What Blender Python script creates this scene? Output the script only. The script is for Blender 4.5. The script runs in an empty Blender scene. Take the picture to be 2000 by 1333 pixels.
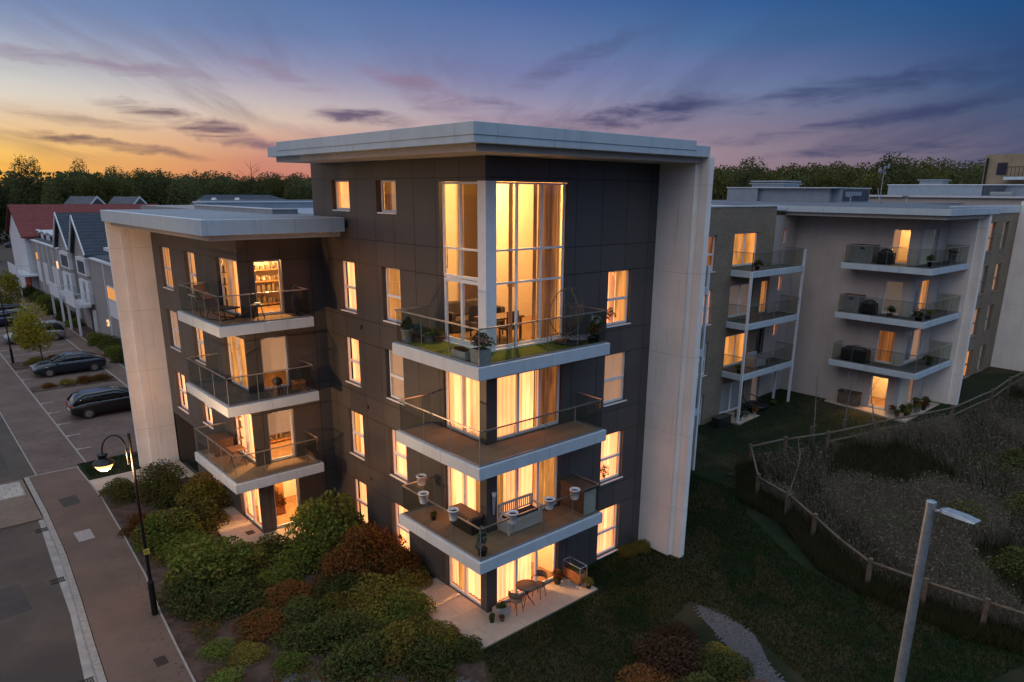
import bpy, math, random
import numpy as np
from mathutils import Vector, Matrix
random.seed(7); rng = np.random.default_rng(7)
S = bpy.context.scene
COL = S.collection
R = math.radians

# ------------------------------------------------------------------ objects
def tag(o, label=None, cat=None, group=None, kind=None):
    for k, v in (('label', label), ('category', cat), ('group', group), ('kind', kind)):
        if v: o[k] = v
    return o

def thing(name, label, cat, loc=(0, 0, 0), rz=0.0, group=None):
    o = bpy.data.objects.new(name, None); COL.objects.link(o)
    o.location = loc; o.rotation_euler = (0, 0, rz); o.empty_display_size = .3
    return tag(o, label, cat, group)

def rootof(o):
    while o.parent: o = o.parent
    return o

def link(name, me, parent=None, loc=None):
    o = bpy.data.objects.new(name, me); COL.objects.link(o)
    if parent: o.parent = parent
    if loc is not None: o.location = loc
    return o

def copy_tree(o, parent=None):
    c = o.copy(); COL.objects.link(c); c.parent = parent
    for ch in list(o.children): copy_tree(ch, c)
    return c

class MB:
    """collects faces; build() makes one mesh object (world coordinates unless the root is a local one)"""
    def __init__(s): s.v = []; s.f = []; s.m = []; s.cur = 0; s.sm = []
    def mat(s, i): s.cur = i; return s
    def add(s, vs, fs, smooth=False):
        b = len(s.v); s.v += [tuple(map(float, p)) for p in vs]
        for f in fs: s.f.append(tuple(b + i for i in f)); s.m.append(s.cur); s.sm.append(smooth)
        return s
    def box(s, a, b):
        (x0, y0, z0), (x1, y1, z1) = [min(p, q) for p, q in zip(a, b)], [max(p, q) for p, q in zip(a, b)]
        return s.add([(x0,y0,z0),(x1,y0,z0),(x1,y1,z0),(x0,y1,z0),(x0,y0,z1),(x1,y0,z1),(x1,y1,z1),(x0,y1,z1)],
              [(0,3,2,1),(4,5,6,7),(0,1,5,4),(1,2,6,5),(2,3,7,6),(3,0,4,7)])
    def obox(s, c, size, rz=0, M=None):
        hx, hy, hz = [q / 2 for q in size]
        M = M or Matrix.Rotation(rz, 3, 'Z'); c = Vector(c)
        vs = [c + M @ Vector((i*hx, j*hy, k*hz)) for k in (-1, 1) for (i, j) in ((-1,-1),(1,-1),(1,1),(-1,1))]
        return s.add(vs, [(0,3,2,1),(4,5,6,7),(0,1,5,4),(1,2,6,5),(2,3,7,6),(3,0,4,7)])
    def prism(s, poly, z0, z1):
        n = len(poly)
        a = sum(poly[i][0]*poly[(i+1)%n][1]-poly[(i+1)%n][0]*poly[i][1] for i in range(n))
        if a < 0: poly = poly[::-1]
        vs = [(x, y, z0) for x, y in poly] + [(x, y, z1) for x, y in poly]
        return s.add(vs, [tuple(range(n))[::-1], tuple(range(n, 2*n))] + [(i, (i+1) % n, n+(i+1) % n, n+i) for i in range(n)])
    def quad(s, a, b, c, d): return s.add([a, b, c, d], [(0, 1, 2, 3)])
    def cyl(s, p0, p1, r0, r1=None, n=10, caps=True, smooth=True):
        r1 = r0 if r1 is None else r1
        p0, p1 = Vector(p0), Vector(p1); d = (p1 - p0).normalized()
        u = d.orthogonal().normalized(); w = d.cross(u)
        vs = []
        for p, r in ((p0, r0), (p1, r1)):
            vs += [p + (u*math.cos(2*math.pi*i/n) + w*math.sin(2*math.pi*i/n))*r for i in range(n)]
        s.add(vs, [(i, (i+1) % n, n+(i+1) % n, n+i) for i in range(n)], smooth)
        if caps: s.add(vs, [tuple(range(n))[::-1], tuple(range(n, 2*n))])
        return s
    def tube(s, pts, r, n=6, closed=False):
        pts = [Vector(p) for p in pts]; N = len(pts); vs = []; up = None
        rr = r if isinstance(r, (list, tuple)) else [r]*N
        for i, p in enumerate(pts):
            a = pts[(i-1) % N] if (closed or i > 0) else p
            b = pts[(i+1) % N] if (closed or i < N-1) else p
            d = (b - a).normalized()
            if up is None: up = d.orthogonal().normalized()
            up = (up - d*up.dot(d)); up = up.normalized() if up.length > 1e-5 else d.orthogonal().normalized()
            w = d.cross(up)
            vs += [p + (up*math.cos(2*math.pi*k/n) + w*math.sin(2*math.pi*k/n))*rr[i] for k in range(n)]
        fs = []
        for i in range(N if closed else N-1):
            j = (i+1) % N
            fs += [(i*n+k, i*n+(k+1) % n, j*n+(k+1) % n, j*n+k) for k in range(n)]
        if not closed: fs += [tuple(range(n))[::-1], tuple(range((N-1)*n, N*n))]
        return s.add(vs, fs, True)
    def lathe(s, c, prof, n=16, smooth=True):
        c = Vector(c); vs = []; fs = []
        for r, z in prof: vs += [c + Vector((r*math.cos(2*math.pi*k/n), r*math.sin(2*math.pi*k/n), z)) for k in range(n)]
        for i in range(len(prof)-1): fs += [(i*n+k, i*n+(k+1) % n, (i+1)*n+(k+1) % n, (i+1)*n+k) for k in range(n)]
        s.add(vs, fs, smooth)
        return s.add(vs, [tuple(range(n))[::-1], tuple(range((len(prof)-1)*n, len(prof)*n))])
    def ell(s, c, r, n=12, m=8):
        r = (r, r, r) if not hasattr(r, '__len__') else r
        prof = [(math.sin(math.pi*i/m), -math.cos(math.pi*i/m)) for i in range(m+1)]
        vs = []; fs = []
        for a, z in prof: vs += [(c[0]+r[0]*a*math.cos(2*math.pi*k/n), c[1]+r[1]*a*math.sin(2*math.pi*k/n), c[2]+r[2]*z) for k in range(n)]
        for i in range(m): fs += [(i*n+k, i*n+(k+1) % n, (i+1)*n+(k+1) % n, (i+1)*n+k) for k in range(n)]
        return s.add(vs, fs, True)
    def build(s, name, mats, parent=None, local=False, bevel=0):
        me = bpy.data.meshes.new(name)
        off = Vector((0, 0, 0))
        if parent and not local: off = Vector(rootof(parent).location)
        me.from_pydata([tuple(Vector(p) - off) for p in s.v], [], s.f)
        mats = mats if isinstance(mats, (list, tuple)) else [mats]
        for m in mats: me.materials.append(m)
        me.polygons.foreach_set('material_index', s.m); me.polygons.foreach_set('use_smooth', s.sm)
        me.update()
        o = link(name, me, parent)
        if bevel:
            b = o.modifiers.new('bevel', 'BEVEL'); b.width = bevel; b.segments = 2; b.limit_method = 'ANGLE'; b.angle_limit = R(40)
        return o

def fast_mesh(name, V, nper, mat, parent=None, smooth=False):
    """V: (N*nper,3) array of separate polygons with nper corners"""
    V = np.ascontiguousarray(V, dtype=np.float32); n = len(V)//nper
    me = bpy.data.meshes.new(name)
    me.vertices.add(len(V)); me.vertices.foreach_set('co', V.ravel())
    me.loops.add(len(V)); me.loops.foreach_set('vertex_index', np.arange(len(V), dtype=np.int32))
    me.polygons.add(n); me.polygons.foreach_set('loop_start', np.arange(0, len(V), nper, dtype=np.int32))
    me.materials.append(mat); me.update(calc_edges=True); me.validate()
    return link(name, me, parent) if name else me

# ------------------------------------------------------------------ materials
MATS = {}
class NT:
    def __init__(s, name):
        s.m = bpy.data.materials.new(name); s.m.use_nodes = True; s.t = s.m.node_tree; s.t.nodes.clear()
        s.out = s.n('ShaderNodeOutputMaterial'); MATS[name] = s.m
    def n(s, t, **k):
        x = s.t.nodes.new(t)
        for a, b in k.items(): setattr(x, a, b)
        return x
    def l(s, a, b): s.t.links.new(a, b)
    def val(s, sock, v):
        if hasattr(v, 'links') or isinstance(v, bpy.types.NodeSocket): s.l(v, sock)
        else:
            if isinstance(v, tuple) and len(v) == 3 and sock.type == 'RGBA': v = v + (1,)
            sock.default_value = v
    def math(s, op, a, b=None, c=None, clamp=False):
        x = s.n('ShaderNodeMath', operation=op, use_clamp=clamp); s.val(x.inputs[0], a)
        if b is not None: s.val(x.inputs[1], b)
        if c is not None: s.val(x.inputs[2], c)
        return x.outputs[0]
    def mix(s, f, a, b, blend='MIX'):
        x = s.n('ShaderNodeMix', data_type='RGBA', blend_type=blend); s.val(x.inputs[0], f); s.val(x.inputs[6], a); s.val(x.inputs[7], b)
        return x.outputs[2]
    def obj(s, scale=None, rot=None):
        o = s.n('ShaderNodeTexCoord').outputs['Object']
        if scale is None and rot is None: return o
        mp = s.n('ShaderNodeMapping'); s.l(o, mp.inputs[0])
        if scale: mp.inputs['Scale'].default_value = scale
        if rot: mp.inputs['Rotation'].default_value = rot
        return mp.outputs[0]
    def noise(s, vec, scale, detail=4, rough=.55, dist=0):
        x = s.n('ShaderNodeTexNoise'); s.l(vec, x.inputs['Vector'])
        for k, v in (('Scale', scale), ('Detail', detail), ('Roughness', rough), ('Distortion', dist)): x.inputs[k].default_value = v
        return x.outputs['Fac']
    def ramp(s, f, stops, interp='LINEAR'):
        x = s.n('ShaderNodeValToRGB'); e = x.color_ramp.elements; x.color_ramp.interpolation = interp
        while len(e) < len(stops): e.new(.5)
        for q, (p, c) in zip(e, stops): q.position = p; q.color = c if len(c) == 4 else tuple(c) + (1,)
        s.val(x.inputs[0], f); return x.outputs[0]
    def step(s, f, a, b):
        x = s.n('ShaderNodeMapRange', interpolation_type='SMOOTHSTEP'); s.val(x.inputs[0], f); x.inputs[1].default_value = a; x.inputs[2].default_value = b
        return x.outputs[0]
    def pbr(s, col, rough=.6, metal=0, spec=.5, bump=None, bd=.01, **kw):
        p = s.n('ShaderNodeBsdfPrincipled'); s.val(p.inputs['Base Color'], col); s.val(p.inputs['Roughness'], rough)
        p.inputs['Metallic'].default_value = metal; p.inputs['Specular IOR Level'].default_value = spec
        for k, v in kw.items(): s.val(p.inputs[k], v)
        if bump is not None:
            b = s.n('ShaderNodeBump'); b.inputs['Distance'].default_value = bd; b.inputs['Strength'].default_value = 1; s.l(bump, b.inputs['Height'])
            s.l(b.outputs[0], p.inputs['Normal'])
        return p.outputs[0]
    def done(s, sh): s.l(sh, s.out.inputs[0]); return s.m

def plain(name, col, rough=.6, metal=0, var=.15, scale=3, spec=.5, bd=0.0, bscale=60):
    t = NT(name); o = t.obj()
    n1 = t.noise(o, scale, 5, .6)
    f = t.step(n1, .3, .7)
    c = t.mix(f, tuple(q*(1-var) for q in col), tuple(min(1, q*(1+var)) for q in col))
    rr = t.math('MULTIPLY_ADD', n1, .2, rough-.1)
    b = t.noise(o, bscale, 3) if bd else None
    return t.done(t.pbr(c, rr, metal, spec, b, bd))

def uv_wall(t):
    """(x+y, z) of an axis-aligned wall"""
    o = t.obj(); sp = t.n('ShaderNodeSeparateXYZ'); t.l(o, sp.inputs[0])
    return o, t.math('ADD', sp.outputs[0], sp.outputs[1]), sp.outputs[2]
def lines(t, u, period, width, phase=0):
    f = t.math('FRACT', t.math('DIVIDE', t.math('ADD', u, phase+1000*period), period))
    d = t.math('MULTIPLY', t.math('ABSOLUTE', t.math('SUBTRACT', f, .5)), period)   # distance from the middle of a cell
    return t.math('GREATER_THAN', d, period/2-width/2)

def mk_clad(name, c1, vperiod, hlines, lw=.014, rough=.42, linecol=.35, var=.14, spec=.5, streak=.16):
    t = NT(name); o, u, z = uv_wall(t)
    ln = lines(t, u, vperiod, lw)
    for per, ph in hlines: ln = t.math('MAXIMUM', ln, lines(t, z, per, lw, ph))
    cu = t.math('FLOOR', t.math('DIVIDE', u, vperiod)); cz = t.math('FLOOR', t.math('DIVIDE', z, hlines[0][0]*.5))
    cb = t.n('ShaderNodeCombineXYZ'); t.l(cu, cb.inputs[0]); t.l(cz, cb.inputs[1])
    wn = t.n('ShaderNodeTexWhiteNoise'); t.l(cb.outputs[0], wn.inputs['Vector'])
    n1 = t.noise(o, .9, 6, .6); n2 = t.noise(t.obj((1, 1, .12)), 2.2, 4)
    k = t.math('ADD', t.math('MULTIPLY_ADD', wn.outputs['Value'], var, 1-var/2), t.math('MULTIPLY_ADD', n1, .3, -.15))
    n3 = t.noise(t.obj((1, 1, .05)), 5.5, 5, .65); k = t.math('ADD', k, t.math('MULTIPLY_ADD', n2, streak, -streak/2)); k = t.math('SUBTRACT', k, t.math('MULTIPLY', t.step(n3, .56, .74), streak*1.1))
    c = t.mix(1, c1, k, 'MULTIPLY')
    c = t.mix(ln, c, tuple(q*linecol for q in c1))
    b = t.math('SUBTRACT', t.math('MULTIPLY', t.noise(o, 90, 2), .06), t.math('MULTIPLY', ln, 1.0))
    rr = t.math('MULTIPLY_ADD', n1, .25, rough-.1)
    return t.done(t.pbr(c, rr, 0, spec, b, .006))

mk_clad('clad', (.072, .066, .062), 1.19, [(2.867, 0), (2.867, -2.02)], lw=.024, linecol=.22, var=.2)
mk_clad('white_render', (.84, .78, .70), 2.05, [(2.867, -1.9)], lw=.012, rough=.75, linecol=.62, var=.06, spec=.2, streak=.2)
mk_clad('fascia', (.47, .54, .58), 2.9, [(50, 7)], lw=.012, rough=.5, linecol=.55, var=.06, streak=.24)
plain('soffit', (.55, .5, .44), .7, var=.06)
mk_clad('grey_render', (.48, .43, .39), 7.3, [(2.867, -1.1)], lw=.006, rough=.8, linecol=.75, var=.04, spec=.2, streak=.22)
plain('frame_white', (.78, .78, .78), .35, var=.04)
plain('frame_grey', (.16, .16, .17), .35, var=.05)
plain('metal_rail', (.62, .60, .58), .3, .9, .06)
plain('white_steel', (.68, .70, .72), .4, var=.06)
plain('black_metal', (.012, .012, .013), .35, .3, .1)
plain('galvanised', (.36, .39, .41), .42, .65, .12, 14)
plain('dark_plastic', (.018, .018, .02), .4, var=.1)
plain('grey_plastic', (.22, .23, .24), .5, var=.08)
plain('white_pot', (.72, .70, .69), .4, var=.06)
plain('terracotta', (.26, .11, .06), .8, var=.2)
plain('wood_orange', (.36, .15, .055), .6, var=.3, scale=9)
plain('wood_brown', (.11, .06, .035), .55, var=.3, scale=9)
plain('wood_grey', (.12, .088, .06), .85, var=.3, scale=9)
plain('bench_white', (.5, .48, .44), .6, var=.1)
plain('stone_grey', (.33, .34, .34), .8, var=.15, scale=12, bd=.003)
plain('cushion_grey', (.3, .3, .33), .9, var=.1)
plain('cushion_dark', (.04, .035, .035), .9, var=.15)
plain('rattan', (.17, .12, .08), .7, var=.25, scale=20)
plain('tyre', (.015, .015, .016), .85, var=.2)
plain('rim', (.30, .30, .31), .35, .8, .1)
plain('slate', (.045, .058, .078), .6, var=.25, scale=1.2, bd=.01, bscale=9)
plain('roof_membrane', (.105, .115, .13), .65, var=.22, scale=.7)
plain('roof_pale', (.20, .23, .26), .6, var=.12, scale=.8)
plain('roof_steel', (.27, .32, .37), .45, .2, .08, 2)
plain('coping', (.6, .63, .65), .45, var=.05)
plain('dark_wall', (.06, .06, .062), .6, var=.2)
plain('house_white', (.62, .64, .66), .6, var=.07)
plain('soil', (.045, .034, .026), .95, var=.5, scale=5, bd=.03, bscale=18)
plain('bark', (.07, .055, .042), .9, var=.35, scale=14, bd=.01)
plain('bark_pale', (.2, .18, .16), .9, var=.3, scale=14)
plain('chalk', (.36, .34, .32), .8, var=.3, scale=9)
plain('concrete', (.30, .275, .25), .85, var=.18, scale=2.5, bd=.002)
plain('kerb_stone', (.27, .245, .22), .85, var=.15, scale=6, bd=.002)
plain('iron', (.03, .022, .018), .6, .4, .3, 20)
plain('cover_pale', (.3, .27, .25), .8, var=.15, scale=8)
plain('plaster_warm', (.74, .64, .48), .8, var=.03)
plain('floor_wood', (.28, .16, .08), .5, var=.2, scale=3)
plain('sofa', (.05, .04, .035), .9, var=.2)
plain('orange_red', (.45, .06, .03), .6, var=.2)

def brick(name, c1, c2, mortar, sx=1.0):
    t = NT(name); o, u, z = uv_wall(t); cb = t.n('ShaderNodeCombineXYZ'); t.l(u, cb.inputs[0]); t.l(z, cb.inputs[1])
    b = t.n('ShaderNodeTexBrick'); t.l(cb.outputs[0], b.inputs['Vector'])
    for k, v in (('Scale', 1), ('Brick Width', .225*sx), ('Row Height', .075*sx), ('Mortar Size', .01), ('Bias', 0)): b.inputs[k].default_value = v
    for k, v in (('Color1', c1), ('Color2', c2), ('Mortar', mortar)): b.inputs[k].default_value = v + (1,)
    n = t.noise(o, .7, 5); c = t.mix(1, b.outputs['Color'], t.math('MULTIPLY_ADD', n, .6, .7), 'MULTIPLY')
    return t.done(t.pbr(c, .85, 0, .2, t.math('MULTIPLY', b.outputs['Fac'], -1), .006))
brick('brick_buff', (.27, .21, .145), (.20, .155, .11), (.24, .2, .155))
brick('brick_tan', (.34, .25, .15), (.27, .2, .12), (.25, .22, .18))

def ground(name, c1, c2, scale, rough=.9, brickp=None, c3=None, grit=True, bd=.004, lined=None):
    t = NT(name); o = t.obj()
    big = t.noise(o, scale, 8, .65); fine = t.noise(o, 45, 3, .7); mid = t.noise(o, scale*.22, 3)
    c = t.mix(t.step(big, .32, .68), c1, c2)
    if c3: c = t.mix(t.step(mid, .5, .62), c, c3)
    c = t.mix(1, c, t.math('MULTIPLY_ADD', fine, .9, .55), 'MULTIPLY')
    h = fine
    if brickp:
        w, hh, mc, ms = brickp
        b = t.n('ShaderNodeTexBrick'); t.l(o, b.inputs['Vector'])
        for k, v in (('Scale', 1), ('Brick Width', w), ('Row Height', hh), ('Mortar Size', ms)): b.inputs[k].default_value = v
        b.inputs['Color1'].default_value = (.86, .86, .86, 1); b.inputs['Color2'].default_value = (1.12, 1.1, 1.06, 1); b.inputs['Mortar'].default_value = (mc, mc, mc, 1)
        c = t.mix(1, c, b.outputs['Color'], 'MULTIPLY'); h = t.math('SUBTRACT', t.math('MULTIPLY', fine, .3), b.outputs['Fac'])
    return t.done(t.pbr(c, rough, 0, .25, h, bd))
ground('asphalt', (.070, .057, .047), (.098, .078, .063), .5, c3=(.058, .05, .043))
ground('footway', (0.121, 0.083, 0.065), (0.155, 0.106, 0.082), .5)
ground('patch_tar', (.052, .046, .042), (.07, .06, .054), .8)
ground('block_paving', (.125, .088, .074), (.165, .118, .1), .6, brickp=(.2, .1, .62, .006))
ground('strip_paving', (0.156, 0.121, 0.095), (0.192, 0.147, 0.113), .6, brickp=(.2, .1, .7, .006))
ground('tactile', (.34, .31, .28), (.4, .37, .33), 1, brickp=(.4, .4, .5, .012))
ground('patio_slab', (.42, .33, .26), (.5, .4, .31), .9, brickp=(1.2, .9, .6, .008), bd=.002)
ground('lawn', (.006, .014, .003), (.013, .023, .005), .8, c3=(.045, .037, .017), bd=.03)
ground('meadow_soil', (.028, .026, .014), (.05, .042, .026), .5, bd=.05)
ground('gravel', (.05, .048, .05), (.13, .126, .13), 14, bd=.02)
ground('mulch', (0.047, 0.031, 0.024), (0.111, 0.072, 0.055), 2.2, bd=.03)
ground('far_ground', (.02, .024, .012), (.035, .036, .02), .05, bd=.02)
ground('turf', (.06, .085, .008), (.09, .115, .012), 3, bd=.008)
ground('deck_brown', (0.247, 0.169, 0.115), (0.305, 0.206, 0.138), .7, brickp=(1.8, .6, .6, .006), bd=.001)
ground('deck_grey', (.085, .085, .085), (.11, .108, .105), .8, brickp=(1.8, .6, .6, .006), bd=.001)

def house_clad(name, c):
    t = NT(name); o, u, z = uv_wall(t); ln = lines(t, u, .3, .03); n = t.noise(o, 1, 5)
    c2 = t.mix(1, c, t.math('MULTIPLY_ADD', n, .5, .75), 'MULTIPLY'); c2 = t.mix(ln, c2, tuple(q*.6 for q in c))
    return t.done(t.pbr(c2, .7, 0, .3, t.math('MULTIPLY', ln, -1), .01))
house_clad('house_clad', (.30, .285, .28))
house_clad('house_dark_clad', (.05, .045, .045))
def tiles(name, c):
    t = NT(name); o = t.obj(); sp = t.n('ShaderNodeSeparateXYZ'); t.l(o, sp.inputs[0])
    ln = t.math('MAXIMUM', lines(t, sp.outputs[2], .28, .05), lines(t, sp.outputs[0], .3, .02)); n = t.noise(o, 1.4, 6)
    c2 = t.mix(1, c, t.math('MULTIPLY_ADD', n, .9, .55), 'MULTIPLY'); c2 = t.mix(ln, c2, tuple(q*.55 for q in c))
    return t.done(t.pbr(c2, .75, 0, .3, t.math('MULTIPLY', ln, -1), .02))
tiles('red_tile', (.17, .035, .032)); tiles('slate_tile', (.05, .064, .085)); tiles('grey_tile', (.13, .145, .16))

def glass(name, tint, refl=.08, rough=.0, rk=.9):
    t = NT(name); tr = t.n('ShaderNodeBsdfTransparent'); tr.inputs[0].default_value = tint + (1,)
    gl = t.n('ShaderNodeBsdfGlossy'); gl.inputs['Roughness'].default_value = rough; gl.inputs[0].default_value = (1, 1, 1, 1)
    fr = t.n('ShaderNodeFresnel'); bf = t.n('ShaderNodeNewGeometry').outputs['Backfacing']; t.l(t.math('MULTIPLY_ADD', bf, 1/1.5-1.5, 1.5), fr.inputs[0])
    mx = t.n('ShaderNodeMixShader'); t.l(t.math('MULTIPLY_ADD', fr.outputs[0], rk, refl-.04, clamp=True), mx.inputs[0])
    t.l(tr.outputs[0], mx.inputs[1]); t.l(gl.outputs[0], mx.inputs[2]); return t.done(mx.outputs[0])
glass('pane', (.95, .95, .94), .05)
glass('balustrade_glass', (.76, .79, .75), .04, rk=.6)
glass('dim_pane', (.7, .74, .78), .12)
plain('car_glass', (.010, .013, .016), .06, 0, .1, spec=.8)

def emis(name, col, st, rough=.9):
    t = NT(name); p = t.pbr(col, rough, **{'Emission Color': col, 'Emission Strength': st}); return t.done(p)

def curtain_mat(name, base, col, st, period=.16, dark=.55, spread=.35):
    """cloth lit from the room behind it: gathered cloth is thicker in the folds and passes less light"""
    t = NT(name); o, u, z = uv_wall(t)
    wob = t.math('MULTIPLY_ADD', t.noise(t.obj((1, 1, .15)), 3.1, 3), .22, 0)
    ph = t.math('SINE', t.math('MULTIPLY', t.math('ADD', u, wob), 2*math.pi/period))
    f1 = t.math('MULTIPLY_ADD', ph, .5, .5)
    n2 = t.noise(t.obj((1, 1, .08)), 9, 4); n3 = t.noise(t.obj((1, 1, .4)), 1.1, 2)
    k = t.math('MULTIPLY', t.math('MULTIPLY_ADD', f1, 1-dark, dark), t.math('MULTIPLY_ADD', n2, .5, .75))
    k = t.math('MULTIPLY', k, t.math('MULTIPLY_ADD', n3, 2*spread, 1-spread))
    st_ = t.math('MULTIPLY', k, st)
    c = col
    return t.done(t.pbr(base, .9, 0, .1, **{'Emission Color': c, 'Emission Strength': st_}))
GLOW = 1.0
curtain_mat('net_bright', (.6, .55, .45), (1, .34, .115), 3.0*GLOW, .21, .52, .42)
curtain_mat('net_soft', (.5, .45, .38), (1, .335, .10), 2.0*GLOW, .17, .48, .42)
curtain_mat('drape_orange', (.35, .22, .1), (1, .37, .075), 1.0*GLOW, .15, .38, .4)
curtain_mat('drape_brown', (.16, .10, .07), (1, .32, .07), .30*GLOW, .13, .3, .4)
curtain_mat('blind_warm', (.30, .25, .22), (1, .48, .22), .36*GLOW, 3.0, .95, .2)
curtain_mat('blind_dim', (.28, .28, .28), (1, .60, .36), .10*GLOW, 2.0, .95, .2)
curtain_mat('net_cold', (.24, .28, .31), (.8, .75, .7), .02, .2, .8, .3)
emis('lamp_glow', (1, .6, .26), 12)
emis('bulb', (1, .72, .38), 30)
emis('lantern_glow', (1, .50, .15), 3.2)
emis('small_lamp', (1, .6, .3), 1.0)

def carpaint(name, c, rough=.3, metal=.4):
    t = NT(name); n = t.noise(t.obj(), 2, 3)
    return t.done(t.pbr(t.mix(1, c, t.math('MULTIPLY_ADD', n, .2, .9), 'MULTIPLY'), rough, metal, .5, **{'Coat Weight': .8, 'Coat Roughness': .08}))
carpaint('paint_black', (.010, .011, .012)); carpaint('paint_blue', (.012, .024, .036)); carpaint('paint_silver', (.26, .27, .29)); carpaint('paint_white', (.62, .64, .68), .3, 0)
carpaint('paint_navy', (.02, .025, .06)); carpaint('paint_red', (.2, .02, .015)); carpaint('paint_grey', (.07, .08, .09))
emis('tail_red', (.35, .012, .008), .05, .2); plain('head_glass', (.45, .47, .5), .1, .3, .05)

def leafmat(name, c1, c2, c3=None):
    t = NT(name); g = t.n('ShaderNodeNewGeometry'); oi = t.n('ShaderNodeObjectInfo')
    n = t.noise(t.obj(), 2.2, 3)
    c = t.mix(g.outputs['Random Per Island'], c1, c2)
    if c3: c = t.mix(t.step(n, .45, .62), c, c3)
    k = t.math('MULTIPLY_ADD', oi.outputs['Random'], .5, .75)
    c = t.mix(1, c, k, 'MULTIPLY')
    d = t.n('ShaderNodeBsdfDiffuse'); t.l(c, d.inputs[0]); tr = t.n('ShaderNodeBsdfTranslucent'); t.l(c, tr.inputs[0])
    m = t.n('ShaderNodeMixShader'); m.inputs[0].default_value = .3; t.l(d.outputs[0], m.inputs[1]); t.l(tr.outputs[0], m.inputs[2])
    return t.done(m.outputs[0])
leafmat('leaf_green', (0.098, 0.134, 0.025), (0.169, 0.204, 0.045), (0.151, 0.142, 0.035))
leafmat('leaf_dark', (0.054, 0.073, 0.024), (0.111, 0.128, 0.037), (0.097, 0.087, 0.031))
leafmat('leaf_olive', (0.142, 0.133, 0.028), (0.226, 0.200, 0.045), (0.175, 0.117, 0.037))
leafmat('leaf_rust', (0.158, 0.063, 0.023), (0.235, 0.102, 0.033), (0.112, 0.078, 0.025))
leafmat('leaf_purple', (.05, .030, .020), (.085, .05, .03))
leafmat('leaf_yellow', (0.247, 0.208, 0.023), (0.390, 0.299, 0.033), (0.156, 0.176, 0.026))
leafmat('leaf_bright', (0.109, 0.153, 0.030), (0.175, 0.207, 0.049))
leafmat('leaf_forest', (0.074, 0.095, 0.040), (0.137, 0.156, 0.062), (0.109, 0.101, 0.046))
leafmat('leaf_forest_warm', (0.097, 0.095, 0.031), (0.153, 0.134, 0.042), (0.078, 0.091, 0.032))
leafmat('leaf_glauc', (0.117, 0.169, 0.130), (0.195, 0.247, 0.195))
leafmat('petal_pink', (.35, .2, .24), (.5, .34, .36)); leafmat('petal_red', (.35, .03, .025), (.45, .08, .03)); leafmat('petal_white', (.5, .5, .48), (.65, .62, .58))
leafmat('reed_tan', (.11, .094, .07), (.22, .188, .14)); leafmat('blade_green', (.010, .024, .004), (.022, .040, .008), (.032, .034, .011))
leafmat('blade_dry', (.085, .068, .034), (.13, .105, .06)); leafmat('blade_dark', (.034, .036, .016), (.058, .055, .026))
M = MATS
# ------------------------------------------------------------------ the ground
def gz(x):
    t = min(1, max(0, (x-9)/27)); return .85*t*t*(3-2*t)
def inside(poly, x, y):
    r = False; n = len(poly)
    for i in range(n):
        (x0, y0), (x1, y1) = poly[i], poly[i-1]
        if (y0 > y) != (y1 > y) and x < (x1-x0)*(y-y0)/(y1-y0)+x0: r = not r
    return r
def struct(o): return tag(o, kind='structure')
def sheet(name, poly, z, mat, thick=0):
    m = MB()
    if thick: m.prism(poly, z-thick, z)
    else: m.add([(x, y, z) for x, y in poly], [tuple(range(len(poly)))])
    return struct(m.build(name, mat))
def patch(name, poly, mat, dz, step):
    xs = [p[0] for p in poly]; ys = [p[1] for p in poly]; m = MB(); idx = {}
    def vid(i, j):
        if (i, j) not in idx:
            x, y = min(xs)+i*step, min(ys)+j*step; idx[i, j] = len(m.v); m.v.append((x, y, gz(x)+dz+.012*math.sin(x*3.1+y*1.7)))
        return idx[i, j]
    for i in range(int((max(xs)-min(xs))/step)+1):
        for j in range(int((max(ys)-min(ys))/step)+1):
            jx, jy = .5+1.3*step*math.sin(i*12.9+j*78.2)/step*.6, .5+.8*math.sin(i*39.3+j*11.1)
            if inside(poly, min(xs)+(i+jx)*step, min(ys)+(j+jy)*step):
                m.f.append((vid(i, j), vid(i+1, j), vid(i+1, j+1), vid(i, j+1))); m.m.append(0); m.sm.append(True)
    return struct(m.build(name, mat))

m = MB(); xs = [-2500, -60] + [9+1.5*i for i in range(19)] + [60, 2500]; ys = [-2500, -40, 60, 2500]
vs = [(x, y, gz(x)-.26) for x in xs for y in ys]; n = len(ys)
m.add(vs, [(i*n+j, (i+1)*n+j, (i+1)*n+j+1, i*n+j+1) for i in range(len(xs)-1) for j in range(n-1)], True)
struct(m.build('ground', M['far_ground']))
xs = [-8, 9] + [9+1.0*i for i in range(1, 28)] + [64]; ys = [-45, -20, -8, 0, 9.5]; m = MB(); n = len(ys)
vs = [(x, y, gz(x)-.015) for x in xs for y in ys]
m.add(vs, [(i*n+j, (i+1)*n+j, (i+1)*n+j+1, i*n+j+1) for i in range(len(xs)-1) for j in range(n-1)], True)
struct(m.build('lawn', M['lawn']))

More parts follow.
